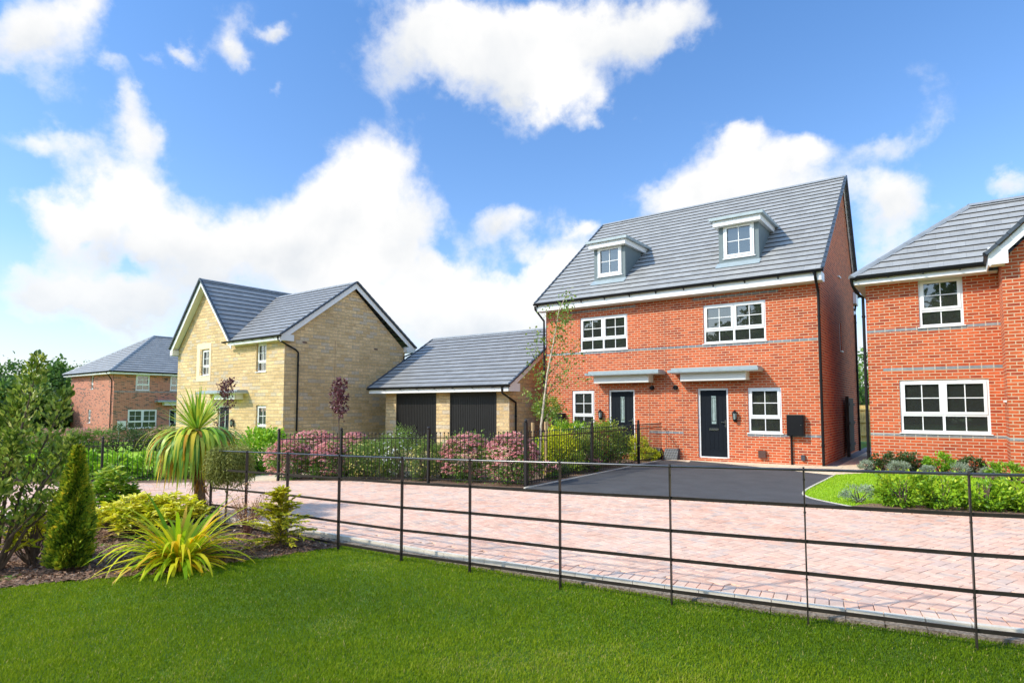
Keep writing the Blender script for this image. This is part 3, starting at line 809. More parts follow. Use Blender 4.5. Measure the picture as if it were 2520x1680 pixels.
def door(par, axis, const, a0, a1, z0, z1, rec=.05, handle_right=True, box=True):
    f = MB(); B = lambda mb, x0, x1, y0, y1, d0, d1: fbox(mb, axis, const, x0, x1, y0, y1, d0, d1)
    fw = .062
    B(f, a0, a0 + fw, z0, z1, -rec - .07, -rec); B(f, a1 - fw, a1, z0, z1, -rec - .07, -rec); B(f, a0 + fw, a1 - fw, z1 - fw, z1, -rec - .07, -rec); B(f, a0 + fw, a1 - fw, z0, z0 + .035, -rec - .07, -rec + .03)
    fr = f.build('door_frame', M['white'], par)
    l = MB(); i0, i1 = a0 + fw, a1 - fw; b0 = z0 + .035; t0 = z1 - fw; c = (i0 + i1) / 2; D = -rec - .03
    gx0, gx1, gz0, gz1 = c - .075, c + .075, b0 + .98, t0 - .16
    # leaf is planks around the glazed slot
    xs = [i0, i0 + (gx0 - .05 - i0) / 2, gx0 - .05, c, gx1 + .05, gx1 + .05 + (i1 - gx1 - .05) / 2, i1]
    for k in range(6):
        if k in (2, 3):
            B(l, xs[k] + .0025, xs[k + 1] - .0025, b0 + .22, gz0 - .052, -rec - .06, D); B(l, xs[k], xs[k + 1], gz1 + .05, t0, -rec - .06, D + .004)
        else: B(l, xs[k] + .0025, xs[k + 1] - .0025, b0 + .22, t0, -rec - .06, D)
    B(l, i0, i1, b0, b0 + .217, -rec - .06, D + .005)
    B(l, i0, i1, b0 + .1, t0, -rec - .066, -rec - .0605)
    for (x0, x1, y0, y1) in ((gx0 - .05, gx0, gz0 - .05, gz1 + .047), (gx1, gx1 + .05, gz0 - .05, gz1 + .047), (gx0, gx1, gz0 - .05, gz0), (gx0, gx1, gz1, gz1 + .047)):
        B(l, x0, x1, y0, y1, -rec - .05, D + .012)
    lf = l.build('door', M['anthracite'], par)
    g = MB(); B(g, gx0 + .002, gx1 - .002, gz0 + .002, gz1 - .002, -rec - .055, D - .006); gl = g.build('glazing', M['frosted'], lf)
    g = MB()
    for zz in (gz0 + .07, gz1 - .07): B(g, gx0 + .01, gx1 - .01, zz, zz + .012, D - .005, D + .001)
    for xx in (gx0 + .03, gx1 - .042): B(g, xx, xx + .010, gz0 + .082, gz1 - .072, D - .005, D + .001)
    g.build('glazing_bar', M['chrome'], lf)
    k = MB(); hx = (i1 - .05) if handle_right else (i0 + .05); s = -1 if handle_right else 1
    B(k, hx - .016, hx + .016, b0 + .88, b0 + 1.11, D, D + .012); B(k, min(hx, hx + s * .12), max(hx, hx + s * .12), b0 + 1.02, b0 + 1.042, D + .012, D + .05)
    k.build('handle', M['chrome'], lf)
    k = MB(); B(k, c - .14, c + .14, gz0 - .20, gz0 - .13, D, D + .015); B(k, c - .11, c + .11, gz0 - .19, gz0 - .15, D + .015, D + .022); k.build('letterbox', M['chrome'], lf)
    return fr


def lamp(par, axis, const, a, z):
    mb = MB(); P = lambda x, d, zz: facept(axis, const, a + x, d, zz)
    fbox(mb, axis, const, a - .035, a + .035, z - .16, z + .12, 0, .02)
    mb.tube([P(0, .02, z + .13), P(0, .07, z + .19), P(0, .105, z + .165)], .010, 6)
    mb.tube([P(0, .105, z + .17), P(0, .105, z + .14), P(0, .105, z + .09)], [.015, .055, .075], 8)
    mb.tube([P(0, .105, z - .09), P(0, .105, z - .12), P(0, .105, z - .17)], [.055, .05, .012], 8)
    for k in range(6):
        t = k * math.pi / 3; x, y = math.cos(t), math.sin(t)
        mb.beam(P(.068 * x, .105 + .068 * y, z + .09), P(.050 * x, .105 + .050 * y, z - .09), .009, .009, up=(x, y, .2))
    o = mb.build('wall_lamp', M['black'], par)
    g = MB(); g.tube([P(0, .105, z + .088), P(0, .105, z - .088)], [.058, .044], 10); g.build('lamp_glass', M['frosted'], o, smooth=True)
    return o


def canopy(par, axis, const, a0, a1, zt, boxa0, boxa1, boxz, proj=.6):
    m = MB(); fbox(m, axis, const, a0, a1, zt - .105, zt - .03, .0, proj); fbox(m, axis, const, a0 + .06, a1 - .06, zt - .03, zt + .02, .0, proj - .14)
    c = m.build('door_canopy', M['lead'], par)
    u = MB(); fbox(u, axis, const, a0 + .02, a1 - .02, zt - .125, zt - .105, .0, proj - .02)
    fbox(u, axis, const, boxa0, boxa1, boxz, zt - .125, .0, proj - .22); u.build('canopy_box', M['soffit'], c)
    return c


def roof(mb, O, U, Vv, un, vn, gauge=.31, left=None, right=None, t=.032):
    """tile courses: origin O at the eave, U along it, Vv up the slope; left(v)/right(v) give the ends of the course at v"""
    O = np.array(O, float); U = np.array(U, float); U /= np.linalg.norm(U); Vv = np.array(Vv, float); Vv /= np.linalg.norm(Vv)
    Nn = np.cross(U, Vv)
    if Nn[2] < 0: Nn = -Nn
    left = left or (lambda v: 0.); right = right or (lambda v: un)
    k = 0
    flip = np.dot(np.cross(U, Vv), Nn) < 0
    while k * gauge < vn - 1e-4:
        v0, v1 = k * gauge, min((k + 1) * gauge, vn)
        l0, l1, r0, r1 = left(v0), left(v1), right(v0), right(v1)
        if r0 - l0 > .01:
            r1 = max(r1, l1 + .001)
            P = lambda u, v, n: O + U * u + Vv * v + Nn * n
            top = t * (1 - (v1 - v0) / gauge)
            q = [P(l0, v0, t), P(r0, v0, t), P(r1, v1, top), P(l1, v1, top)]; uv = [(l0, v0), (r0, v0), (r1, v1 - 1e-3), (l1, v1 - 1e-3)]
            if flip: q = q[::-1]; uv = uv[::-1]
            mb.face(q, uv)
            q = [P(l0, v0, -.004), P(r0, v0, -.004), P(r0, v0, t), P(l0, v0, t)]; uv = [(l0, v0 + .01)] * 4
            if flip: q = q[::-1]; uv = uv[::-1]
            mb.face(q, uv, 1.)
        k += 1
    return mb


def ridge_line(mb, p, q, r=.085, step=.45, sag=.0):
    p = np.array(p, float); q = np.array(q, float); L_ = np.linalg.norm(q - p); n = max(1, int(round(L_ / step))); d = (q - p) / L_
    x = np.cross(d, [0, 0, 1.]); x /= np.linalg.norm(x); u = np.cross(x, d)
    for k in range(n):
        a = p + d * (L_ * k / n + .004); b = p + d * (L_ * (k + 1) / n + .02); rr = r * 1.0
        prof = [(-1.35, -.72), (-.8, -.05), (-.3, .28), (.3, .28), (.8, -.05), (1.35, -.72)]
        A = [a + x * s * r + u * (t * r) for s, t in prof]; B = [b + x * s * r * .93 + u * (t * r - .004) for s, t in prof]
        for j in range(5): mb.face([A[j], B[j], B[j + 1], A[j + 1]])
        mb.face(A[::-1]); mb.face(B)


def gutter(par, p, q, name='gutter', brackets=.9, out=(0, -1, 0)):
    p = np.array(p, float); q = np.array(q, float); o = np.array(out, float); L_ = np.linalg.norm(q - p); d = (q - p) / L_
    mb = MB(); n = 8; prof = [(math.cos(t) * .058, math.sin(t) * .058) for t in np.linspace(math.pi, 2 * math.pi, n)]
    A = [p + o * a + np.array([0, 0, b]) for a, b in prof]; B = [q + o * a + np.array([0, 0, b]) for a, b in prof]
    for j in range(n - 1): mb.face([A[j], A[j + 1], B[j + 1], B[j]])
    mb.face(A); mb.face(B[::-1])
    mb.beam(p + o * .058 , q + o * .058, .012, .014)
    for k in range(int(L_ / brackets) + 1):
        c = p + d * (.12 + k * brackets)
        if np.linalg.norm(c - p) > L_ - .04: break
        for s in (0,): mb.beam(c + np.array([0, 0, -.062]) - o * .062, c + np.array([0, 0, -.062]) + o * .045, .035, .022); mb.beam(c - o * .066 + np.array([0, 0, -.12]), c - o * .066 + np.array([0, 0, .0]), .035, .02, up=o)
    return mb.build(name, M['black'], par)


def downpipe(par, top, pts, bottom_z, clips=True):
    mb = MB(); P = [top] + pts; last = P[-1]; P.append((last[0], last[1], bottom_z))
    mb.tube(P, .036, 8)
    z = last[2] - .3
    while z > bottom_z + .2 and clips:
        mb.tube([(last[0], last[1], z), (last[0], last[1], z + .05)], .045, 8); z -= 1.75
    return mb.build('downpipe', M['black'], par, smooth=True)


def bargeboard(par, pts, x0, x1, depth, mat, name='bargeboard', axis='X'):
    """board following a gable: pts (y,z) along the rake on the top edge, extruded x0..x1"""
    mb = MB()
    for k in range(len(pts) - 1):
        (a, za), (b, zb) = pts[k], pts[k + 1]
        if axis == 'X': q = [(x0, a, za), (x0, b, zb), (x0, b, zb - depth), (x0, a, za - depth)]; v = (x1 - x0, 0, 0)
        else: q = [(a, x0, za), (b, x0, zb), (b, x0, zb - depth), (a, x0, za - depth)]; v = (0, x1 - x0, 0)
        mb.prism(q, v)
    o = mb.build(name, mat, par); bm = bmesh.new(); bm.from_mesh(o.data); bmesh.ops.recalc_face_normals(bm, faces=bm.faces[:]); bm.to_mesh(o.data); bm.free()
    return o


def fix(o):
    bm = bmesh.new(); bm.from_mesh(o.data); bmesh.ops.recalc_face_normals(bm, faces=bm.faces[:]); bm.to_mesh(o.data); bm.free(); return o


def band(par, axis, const, a0, a1, z, mat='blueband', ops=()):
    mb = MB(); segs = [(a0, a1)]
    for (o0, o1) in ops:
        segs = [s for (x, y) in segs for s in ((x, min(y, o0)), (max(x, o1), y)) if s[1] - s[0] > .01]
    for (x, y) in segs: fbox(mb, axis, const, x, y, z - .034, z + .034, 0, .004)
    return mb.build('brick_band', M[mat], par)


# ------------------------------------------------------------------ the red-brick pair
def main_house():
    H = anchor('brick_house', (-7.3, 20, -.05), 'red brick semi-detached pair with two roof dormers behind the black driveway', 'house')
    x0, x1, yf, yb = -11.78, -2.83, 17.94, 25.0
    zb = -.25
    ze = 5.02
    ops = [(-10.36, -8.575, 3.475, 4.645), (-6.045, -4.245, 3.475, 4.655), (-10.70, -9.83, .82, 2.125), (-4.79, -3.885, .82, 2.125), (-9.29, -8.345, .04, 2.13), (-6.27, -5.355, .04, 2.13)]
    w = MB(); wall(w, 'Y', yf, x0, x1, zb, ze, ops)
    sops = [(21.3, 21.62, 5.75, 6.7), (21.3, 21.62, 3.35, 4.25)]
    ry, rz = 22.9, 9.47; sl = (rz - 5.25) / (ry - 17.54)
    wall(w, 'X', x1, yf, yb, zb, ze, [(a, b, c, d) for a, b, c, d in sops if d < ze])
    zi = lambda y: 5.25 + sl * (y - 17.54) - .12
    sb = (rz - 5.6) / (25.35 - ry)
    zj = lambda y: rz - sb * (y - ry) - .12
    for xx, fl in ((x1, False), (x0, True)):
        q = [(xx, yf, ze), (xx, yb, ze), (xx, yb, zj(yb)), (xx, ry, rz - .12), (xx, yf, zi(yf))]
        w.face(q[::-1] if fl else q)
    w.face([(x0, yf, zb), (x0, yf, ze), (x0, yb, ze), (x0, yb, zb)]); w.face([(x1, yb, zb), (x0, yb, zb), (x0, yb, zj(yb)), (x1, yb, zj(yb))])
    w.build('wall', M['brick'], H)
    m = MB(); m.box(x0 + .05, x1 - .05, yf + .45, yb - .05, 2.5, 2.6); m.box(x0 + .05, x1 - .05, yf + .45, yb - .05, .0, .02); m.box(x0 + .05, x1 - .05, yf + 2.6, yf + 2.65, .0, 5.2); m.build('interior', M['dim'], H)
    # roof
    vs = math.hypot(ry - 17.54, rz - 5.25); r = MB(); xl, xr = -12.0, -2.70
    roof(r, (xl, 17.54, 5.25), (1, 0, 0), (0, ry - 17.54, rz - 5.25), xr - xl, vs)
    vb = math.hypot(25.35 - ry, rz - 5.6); roof(r, (xl, 25.35, 5.6), (1, 0, 0), (0, ry - 25.35, rz - 5.6), xr - xl, vb)
    rf = r.build('roof', M['tile'], H)
    r = MB(); ridge_line(r, (xl, ry, rz + .03), (xr, ry, rz + .03)); r.build('ridge_tiles', M['ridge'], rf)
    r = MB()
    for xx in (xl - .01, xr + .01):
        n = 22
        for k in range(n):
            a = np.array([xx, 17.54 + (ry - 17.54) * k / n, 5.25 + (rz - 5.25) * k / n + .03]); b = np.array([xx, 17.54 + (ry - 17.54) * (k + 1) / n, 5.25 + (rz - 5.25) * (k + 1) / n + .012])
            r.beam(a, b, .075, .055)
        r.beam((xx, ry, rz + .01), (xx, 25.35, 5.62), .075, .055)
    r.build('verge', M['verge'], rf)
    for xx in ((xr - .10, xr - .075), (xl + .075, xl + .10)):
        bargeboard(H, [(17.58, 5.22), (ry, rz - .02), (25.3, 5.6)], xx[0], xx[1], .20, M['soffit'])
    f = MB(); f.box(xl + .03, xr - .02, 17.56, 17.60, 4.97, 5.20); f.box(xl + .03, xr - .02, 17.60, yf + .002, 4.965, 4.985); f.box(x1 + .005, xr - .021, 17.6, 18.05, 4.99, 5.21)
    f.box(xl + .03, xr - .02, 25.0, 25.32, 5.30, 5.33); f.box(xl + .03, xr - .02, 25.30, 25.34, 5.33, 5.60); f.box(x1 + .005, xr - .021, 24.8, 25.29, 5.335, 5.75)
    f.build('fascia', M['white'], H)
    gutter(H, (xl - .02, 17.495, 5.235), (xr + .05, 17.495, 5.235))
    downpipe(H, (-2.86, 17.50, 5.18), [(-2.86, 17.52, 5.02), (-2.86, 17.88, 4.72), (-2.86, 17.88, 4.3)], -.2)
    downpipe(H, (-11.97, 17.50, 5.16), [(-11.97, 17.52, 5.05), (-11.83, 17.88, 4.66), (-11.83, 17.88, 4.3)], -.2)
    downpipe(H, (-2.78, 25.3, 5.5), [(-2.78, 24.85, 5.1), (-2.78, 24.85, 4.9)], -.2)
    # dormers
    for (d0, d1) in ((-10.05, -8.85), (-5.68, -4.49)):
        yd = 18.42; z0 = 5.25 + sl * (yd - 17.54); zt = 7.16
        m = MB(); yt = 17.54 + (zt - 5.25) / sl
        wo = (d0 + .155, d1 - .135, z0 + .17, 7.135)
        mb = MB(); wall(mb, 'Y', yd, d0, d1, z0 - .02, zt, [wo], rev=.06)
        mb.face([(d1, yd, z0 - .02), (d1, yt, zt), (d1, yd, zt)]); mb.face([(d0, yd, z0 - .02), (d0, yd, zt), (d0, yt, zt)])
        dm = mb.build('dormer', M['dormer'], H)
        window(dm, 'Y', yd, wo[0], wo[1], wo[2], wo[3], 1, rec=-.03, tall=False)
        cx = (d0 + d1) / 2
        m = MB(); m.box(cx - .70, cx + .70, yd - .22, yt + .5, 7.10, 7.27); m.build('fascia', M['white'], dm)
        m = MB(); m.box(cx - .79, cx + .79, yd - .30, yt + .62, 7.272, 7.36); m.build('flat_roof', M['lead'], dm)
        m = MB(); m.beam((d0 - .05, yd - .12, z0 - .055), (d1 + .05, yd - .12, z0 - .055), .30, .012, up=(0, -sl, 1)); m.build('flashing', M['lead'], dm)
    for o, l in ((ops[0], 2), (ops[1], 2)): window(H, 'Y', yf, *o, lights=l)
    window(H, 'Y', yf, *ops[2], lights=1, blind=.42); window(H, 'Y', yf, *ops[3], lights=1)
    for o in sops: 
        m = MB(); fbox(m, 'X', x1, o[0], o[1], o[2], o[3], -.08, -.03); 
        m.build('window', M['white'], H)
        m = MB(); fbox(m, 'X', x1, o[0] - .03, o[1] + .03, o[2] - .04, o[2] - .001, -.05, .05); m.build('sill', M['white'], H)
    door(H, 'Y', yf, *ops[4]); door(H, 'Y', yf, *ops[5])
    lamp(H, 'Y', yf, -9.555, 1.29); lamp(H, 'Y', yf, -5.15, 1.29)
    canopy(H, 'Y', yf, -9.86, -7.27, 2.71, -9.64, -7.69, 2.345); canopy(H, 'Y', yf, -6.98, -4.34, 2.71, -6.66, -4.74, 2.345)
    band(H, 'Y', yf, x0, x1, 3.425, ops=[(-10.40, -8.54), (-6.08, -4.21)])
    # below each sill the band runs on
    band(H, 'Y', yf, -10.40, -8.54, 3.402); band(H, 'Y', yf, -6.08, -4.21, 3.402)
    for a, b in ((-10.77, -8.27), (-6.36, -3.89)): band(H, 'Y', yf, a, b, 4.868)
    for a, b in ((x0, -10.74), (-10.74, -9.79), (-7.84, -6.73), (-4.83, -3.84), (-3.84, x1)): band(H, 'Y', yf, a + .002, b - .002, .765 if b not in (-9.79, -3.84) else .752)
    m = MB()
    for a, z1_ in ((-7.29, 4.97), (-6.73, 2.34), (-7.84, 2.34), (-4.88, 2.34), (-9.66, 2.34)): fbox(m, 'Y', yf, a - .006, a + .006, -.1, z1_, 0, .003)
    m.build('movement_joint', M['joint'], H)
    for a in (-7.73, -6.95):
        m = MB(); c = facept('Y', yf, a, 0, 2.17)
        m.tube([(a, yf - .001, 2.17), (a, yf - .10, 2.17)], .055, 12); m.tube([(a, yf, 2.17), (a, yf - .012, 2.17)], .075, 12); m.build('flue', M['black'], H, smooth=True)
    for (a0, a1, b0, b1) in ((-3.725, -3.30, .77, 1.35), (-11.41, -10.97, .80, 1.34)):
        m = MB(); fbox(m, 'Y', yf, a0, a1, b0, b1, .0, .20); fbox(m, 'Y', yf, a0 + .02, a1 - .02, b0 + .02, b1 - .02, .20, .212)
        o = m.build('meter_box', M['black'], H); k = MB(); k.tube([(a0 + .08, yf - .05, b0), (a0 + .08, yf - .05, -.08)], .028, 8); k.build('conduit', M['black'], o)
        k = MB(); fbox(k, 'Y', yf, a1 - .07, a1 - .05, (b0 + b1) / 2, (b0 + b1) / 2 + .02, .212, .218); k.build('lock', M['chrome'], o)
    for a in (-7.66, -7.08):
        q = [(a - .22, yf, .27), (a - .22, yf - .10, .27), (a - .22, yf - .24, -.06), (a - .22, yf, -.06)]
        m = MB(); m.prism(q, (.44, 0, 0)); fix(o := m.build('gas_meter_box', M['greybox'], H))
        m = MB()
        for k in range(4):
            t = (k + .5) / 4.2; y = yf - .10 - .14 * t; z = .27 - .33 * t
            m.beam((a - .215, y - .007, z), (a + .215, y - .007, z), .012, .006, up=(0, -.92, .39))
        m.build('louvre', M['black'], o)
    m = MB(); fbox(m, 'Y', yf, -4.52, -4.32, .12, .325, 0, .10); m.build('valve_box', M['brownbox'], H)
    m = MB(); fbox(m, 'Y', yf, -3.41, -3.315, .11, .25, 0, .08); m.build('socket_box', M['greybox'], H)
    return H


main_house()


# ------------------------------------------------------------------ the red-brick house at the right
def right_house():
    H = anchor('brick_house', (2, 20, .02), 'red brick house at the right edge with hipped roof and projecting gabled bay', 'house')
    x0, yf = -1.75, 17.9
    ops = [(-.61, .275, 3.55, 4.735), (-1.085, .685, .935, 2.235)]
    yb2 = 22.6; xr = 7.0; xi = .95; yb = 16.75; zb = -.1; ze = 4.76
    w = MB(); wall(w, 'Y', yf, x0, xi, zb, ze, ops); w.face([(x0, yf, zb), (x0, yf, ze), (x0, yb2, ze), (x0, yb2, zb)])
    w.face([(x0, yb2, zb), (x0, yb2, ze), (xr, yb2, ze), (xr, yb2, zb)]); w.face([(xr, yb2, zb), (xr, yb2, ze), (xr, yb, ze), (xr, yb, zb)])
    w.face([(xi, yb, zb), (xi, yf, zb), (xi, yf, 4.9), (xi, yb, 4.9)][::-1])
    xg = 3.4; zap = 4.9 + (xg - xi)
    w.face([(xi, yb, zb), (xr, yb, zb), (xr, yb, 4.76), (xg, yb, zap), (xi, yb, 4.76)])
    w.build('wall', M['brick'], H)
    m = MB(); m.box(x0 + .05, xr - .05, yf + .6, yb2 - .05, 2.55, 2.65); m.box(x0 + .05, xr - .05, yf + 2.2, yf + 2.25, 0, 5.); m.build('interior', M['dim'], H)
    for o, l in ((ops[0], 1), (ops[1], 2)): window(H, 'Y', yf, *o, lights=l)
    band(H, 'Y', yf, x0, xi, 3.517, ops=[(-.65, .315)]); band(H, 'Y', yf, -.65, .315, 3.49)
    band(H, 'Y', yf, x0, xi, .879, ops=[(-1.12, .72)]); band(H, 'Y', yf, -1.12, .72, .872); band(H, 'Y', yf, -1.42, xi, 2.522)
    m = MB(); m.box(xi - .003, xi, yb + .0, yf - .005, .845, .913); m.box(xi, 6, yb - .004, yb, .845, .913); m.build('brick_band', M['blueband'], H)
    m = MB(); m.box(xi - .04, xi + .03, 17.15, 17.62, 1.68, 1.72); m.build('sill', M['white'], H)
    # hipped main roof
    ex, ey, ez = -2.02, 17.5, 4.92; sl = .81; run = 2.55; r = MB()
    S = math.sqrt(1 + sl * sl); vn = run * S; U = xr - ex
    roof(r, (ex, ey, ez), (1, 0, 0), (0, 1, sl), U, vn, left=lambda v: v / S)
    roof(r, (ex, ey + 2 * run, ez), (0, -1, 0), (1, 0, sl), 2 * run, vn, left=lambda v: v / S, right=lambda v: 2 * run - v / S)
    roof(r, (xr, ey + 2 * run, ez), (-1, 0, 0), (0, -1, sl), U, vn, right=lambda v: U - v / S)
    # bay roof over the projecting gable
    by = 16.43; bx = .70; bz = 4.86
    SB = math.sqrt(2); vb = (xg - bx) * SB
    ylen = lambda v: max(.01, 0)   # noqa
    yend = ey + 2.9
    roof(r, (bx, by, bz), (0, 1, 0), (1, 0, 1), yend - by, vb)
    rf = r.build('roof', M['tile'], H)
    r = MB(); hx = ex + run
    ridge_line(r, (ex - .02, ey - .02, ez + .03), (hx, ey + run, ez + run * sl + .04)); ridge_line(r, (hx, ey + run, ez + run * sl + .04), (xr, ey + run, ez + run * sl + .04)); ridge_line(r, (ex - .02, ey + 2 * run, ez + .03), (hx, ey + run, ez + run * sl + .04))
    r.build('ridge_tiles', M['ridge'], rf)
    r = MB()
    for k in range(14):
        t0, t1 = k / 14., (k + 1) / 14.; L_ = xg - bx
        r.beam((bx + L_ * t0 - .02, by - .02, bz + L_ * t0 + .035), (bx + L_ * t1 - .02, by - .02, bz + L_ * t1 + .02), .09, .07)
    r.build('verge', M['verge'], rf)
    bargeboard(H, [(bx + .04, bz + .0), (xg, bz + xg - bx - .04)], by + .03, by + .055, .24, M['white'], axis='Y')
    f = MB(); f.box(bx + .02, bx + .36, by + .025, by + .05, 4.66, 5.05)
    f.box(bx + .02, xi + .05, by + .05, yb, 4.655, 4.675); f.box(bx + .02, bx + .045, by + .05, ey + .0, 4.676, 4.86)
    f.build('eaves_box', M['white'], H)
    f = MB(); f.box(ex + .04, .72, ey + .02, ey + .055, 4.715, 4.88); f.box(ex + .04, .93, ey + .056, yf + .002, 4.71, 4.73)
    f.box(ex + .04, ex + .075, ey + .056, ey + 5, 4.731, 4.88); f.box(ex + .076, x0, yf, ey + 5, 4.71, 4.73); f.build('fascia', M['white'], H)
    gutter(H, (ex - .02, ey - .035, 4.885), (.72, ey - .035, 4.885), brackets=.72)
    m = MB(); m.tube([(.68, by - .03, 4.90), (.70, by + .2, 4.90), (.72, by + 1.0, 4.89)], .055, 8); m.build('gutter', M['black'], H, smooth=True)
    downpipe(H, (ex + .0, ey - .03, 4.84), [(ex + .02, ey, 4.72), (ex + .08, ey + .18, 4.55), (x0 - .06, yf - .02, 4.42), (x0 - .06, yf - .02, 4.2)], -.1)
    return H


right_house()


# ------------------------------------------------------------------ the stone house
def stone_house():
    H = anchor('stone_house', (-25.8, 17, -.6), 'yellow stone house with steep front gable and white bargeboards left of the garage', 'house')
    x0, x1, yf, yb = -30.35, -21.3, 13.5, 19.95; zb = -.8; ze = 4.25
    ops = [(-28.03, -27.30, 2.99, 4.19), (-23.35, -22.60, 3.0, 4.2), (-29.11, -28.4, .33, 1.61), (-23.28, -22.52, .33, 1.62), (-26.40, -25.42, -.52, 1.6)]
    w = MB(); wall(w, 'Y', yf, x0, x1, zb, ze, ops, rev=.13)
    xa = -27.7; za = 7.2; zsl = (za - ze) / (xa - x0)
    w.face([(x0, yf, ze), (2 * xa - x0, yf, ze), (xa, yf, za)])
    ym = 16.82; zm = 6.9
    w.face([(x1, yf, zb), (x1, yb, zb), (x1, yb, ze), (x1, ym, zm - .1), (x1, yf, ze)])
    w.face([(x0, yf, zb), (x0, yf, ze), (x0, yb, ze), (x0, yb, zb)]); w.face([(x0, yb, zb), (x0, yb, ze), (x1, yb, ze), (x1, yb, zb)])
    w.face([(x0, yb, ze), (xa, yb, za), (2 * xa - x0, yb, ze)])
    w.build('wall', M['stone'], H)
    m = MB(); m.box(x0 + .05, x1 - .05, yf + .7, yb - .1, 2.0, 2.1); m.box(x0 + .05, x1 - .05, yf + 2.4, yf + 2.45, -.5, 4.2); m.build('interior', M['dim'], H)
    # dressed surround
    m = MB(); a0, a1, b0, b1 = -28.45, -27.13, 2.72, 4.48; o = ops[0]; o = (o[0] - .12, o[1] + .02, o[2] - .02, o[3] + .02)
    for r_ in ((a0, a1, o[3], b1), (a0, a1, b0, o[2]), (a0, o[0], o[2], o[3]), (o[1], a1, o[2], o[3])): fbox(m, 'Y', yf, *r_, 0, .012)
    m.build('window_surround', M['surround'], H)
    window(H, 'Y', yf, *ops[0], lights=1, rec=.07); window(H, 'Y', yf, *ops[1], lights=1, rec=.08); window(H, 'Y', yf, *ops[2], lights=1, rec=.08); window(H, 'Y', yf, *ops[3], lights=1, rec=.08, inside_item='net')
    door(H, 'Y', yf, *ops[4], rec=.06); lamp(H, 'Y', yf, -25.0, .85)
    canopy(H, 'Y', yf, -27.2, -23.9, 2.24, -26.0, -24.3, 1.87)
    # cross roof (front gable) and main roof
    ex0 = x0 - .22; ezc = 4.30; sc = (7.42 - ezc) / (xa - ex0); r = MB(); S = math.sqrt(1 + sc * sc); vn = (xa - ex0) * S
    my = ym; mz = 7.05; ey = 13.15; ez = 4.37; sm = (mz - ez) / (my - ey); SM = math.sqrt(1 + sm * sm)
    fy = yf - .32
    roof(r, (2 * xa - ex0, fy, ezc), (0, 1, 0), (-1, 0, sc), 7.0, vn)
    roof(r, (ex0, fy, ezc), (0, 1, 0), (1, 0, sc), 7.0, vn)
    xr = -21.07; xv0 = 2 * xa - ex0     # valley foot
    def lft(v):
        z = ez + v / SM * sm                      # the course meets the cross roof where heights agree
        return max(0., (xv0 - (z - ezc) / sc) - (-27.65)) - .02
    roof(r, (-27.65, ey, ez), (1, 0, 0), (0, 1, sm), xr + 27.65, (my - ey) * SM, left=lft)
    roof(r, (-27.65, 2 * my - ey, ez), (1, 0, 0), (0, -1, sm), xr + 27.65, (my - ey) * SM)
    rf = r.build('roof', M['tile_dark'], H)
    r = MB(); ridge_line(r, (xa, fy, 7.44), (xa, 20.1, 7.44)); ridge_line(r, (xr, my, mz + .02), (-27.0, my, mz + .02)); r.build('ridge_tiles', M['ridge'], rf)
    r = MB()
    n = 15
    for sgn in (-1, 1):
        for k in range(n):
            t0, t1 = k / n, (k + 1) / n; X = lambda t: xa + sgn * (xa - ex0) * (1 - t); Z = lambda t: ezc + (7.42 - ezc) * t
            r.beam((X(t0), fy - .02, Z(t0) + .04), (X(t1), fy - .02, Z(t1) + .025), .09, .07)
        for k in range(n):
            t0, t1 = k / n, (k + 1) / n; Y = lambda t: my + sgn * (my - ey) * (1 - t); Z = lambda t: ez + (mz - ez) * t
            r.beam((xr + .02, Y(t0), Z(t0) + .04), (xr + .02, Y(t1), Z(t1) + .025), .09, .07)
    r.build('verge', M['verge'], rf)
    bargeboard(H, [(ex0 + .03, ezc - .02), (xa, 7.38), (2 * xa - ex0 - .03, ezc - .02)], fy + .02, fy + .05, .26, M['white'], axis='Y')
    bargeboard(H, [(ey + .03, ez - .02), (my, mz - .03), (2 * my - ey - .03, ez - .02)], xr - .05, xr - .02, .24, M['white'])
    # sloping soffits under the verges and boxed eaves
    m = MB()
    m.face([(ex0, fy + .05, ezc - .2), (xa, fy + .05, 7.16), (xa, yf, 7.16), (ex0, yf, ezc - .2)])
    m.box(ex0 + .03, ex0 + .28, fy + .015, yf, 4.03, 4.28)
    m.face([(xr - .05, ey, ez - .18), (xr - .05, my, mz - .22), (x1, my, mz - .22), (x1, ey, ez - .18)][::-1])
    m.box(x1 + .002, xr - .015, ey + .03, ey + .62, 4.17, 4.42); m.box(x1 + .002, xr - .015, 2 * my - ey - .62, 2 * my - ey - .03, 4.17, 4.42)
    m.build('soffit', M['soffit'], H)
    f = MB(); f.box(-25.1, x1, ey + .03, ey + .06, 4.19, 4.34); f.box(-25.1, x1, ey + .061, yf + .002, 4.185, 4.205); f.box(-25.1, xr - .02, 2 * my - ey - .06, 2 * my - ey - .03, 4.19, 4.34); f.build('fascia', M['white'], H)
    gutter(H, (-25.45, ey - .02, 4.36), (xr + .05, ey - .02, 4.36), brackets=.75)
    downpipe(H, (-21.25, ey, 4.32), [(-21.25, ey + .02, 4.2), (-21.22, yf + .45, 3.85), (-21.24, yf + .58, 3.75), (-21.24, yf + .58, 3.5)], -.7)
    downpipe(H, (-21.22, 20.4, 4.3), [(-21.24, 20.35, 4.15), (-21.24, 19.85, 3.95), (-21.24, 19.85, 3.7)], -.7)
    m = MB(); m.box(x1, x1 + .006, 14.30, 14.52, 4.16, 4.22); m.box(x1, x1 + .006, 18.05, 18.25, 4.16, 4.23); m.build('air_brick', M['brownbox'], H)
    m = MB(); m.box(x1, x1 + .004, 15.9, 15.912, -.7, 4.4); m.build('movement_joint', M['joint'], H)
    return H


stone_house()


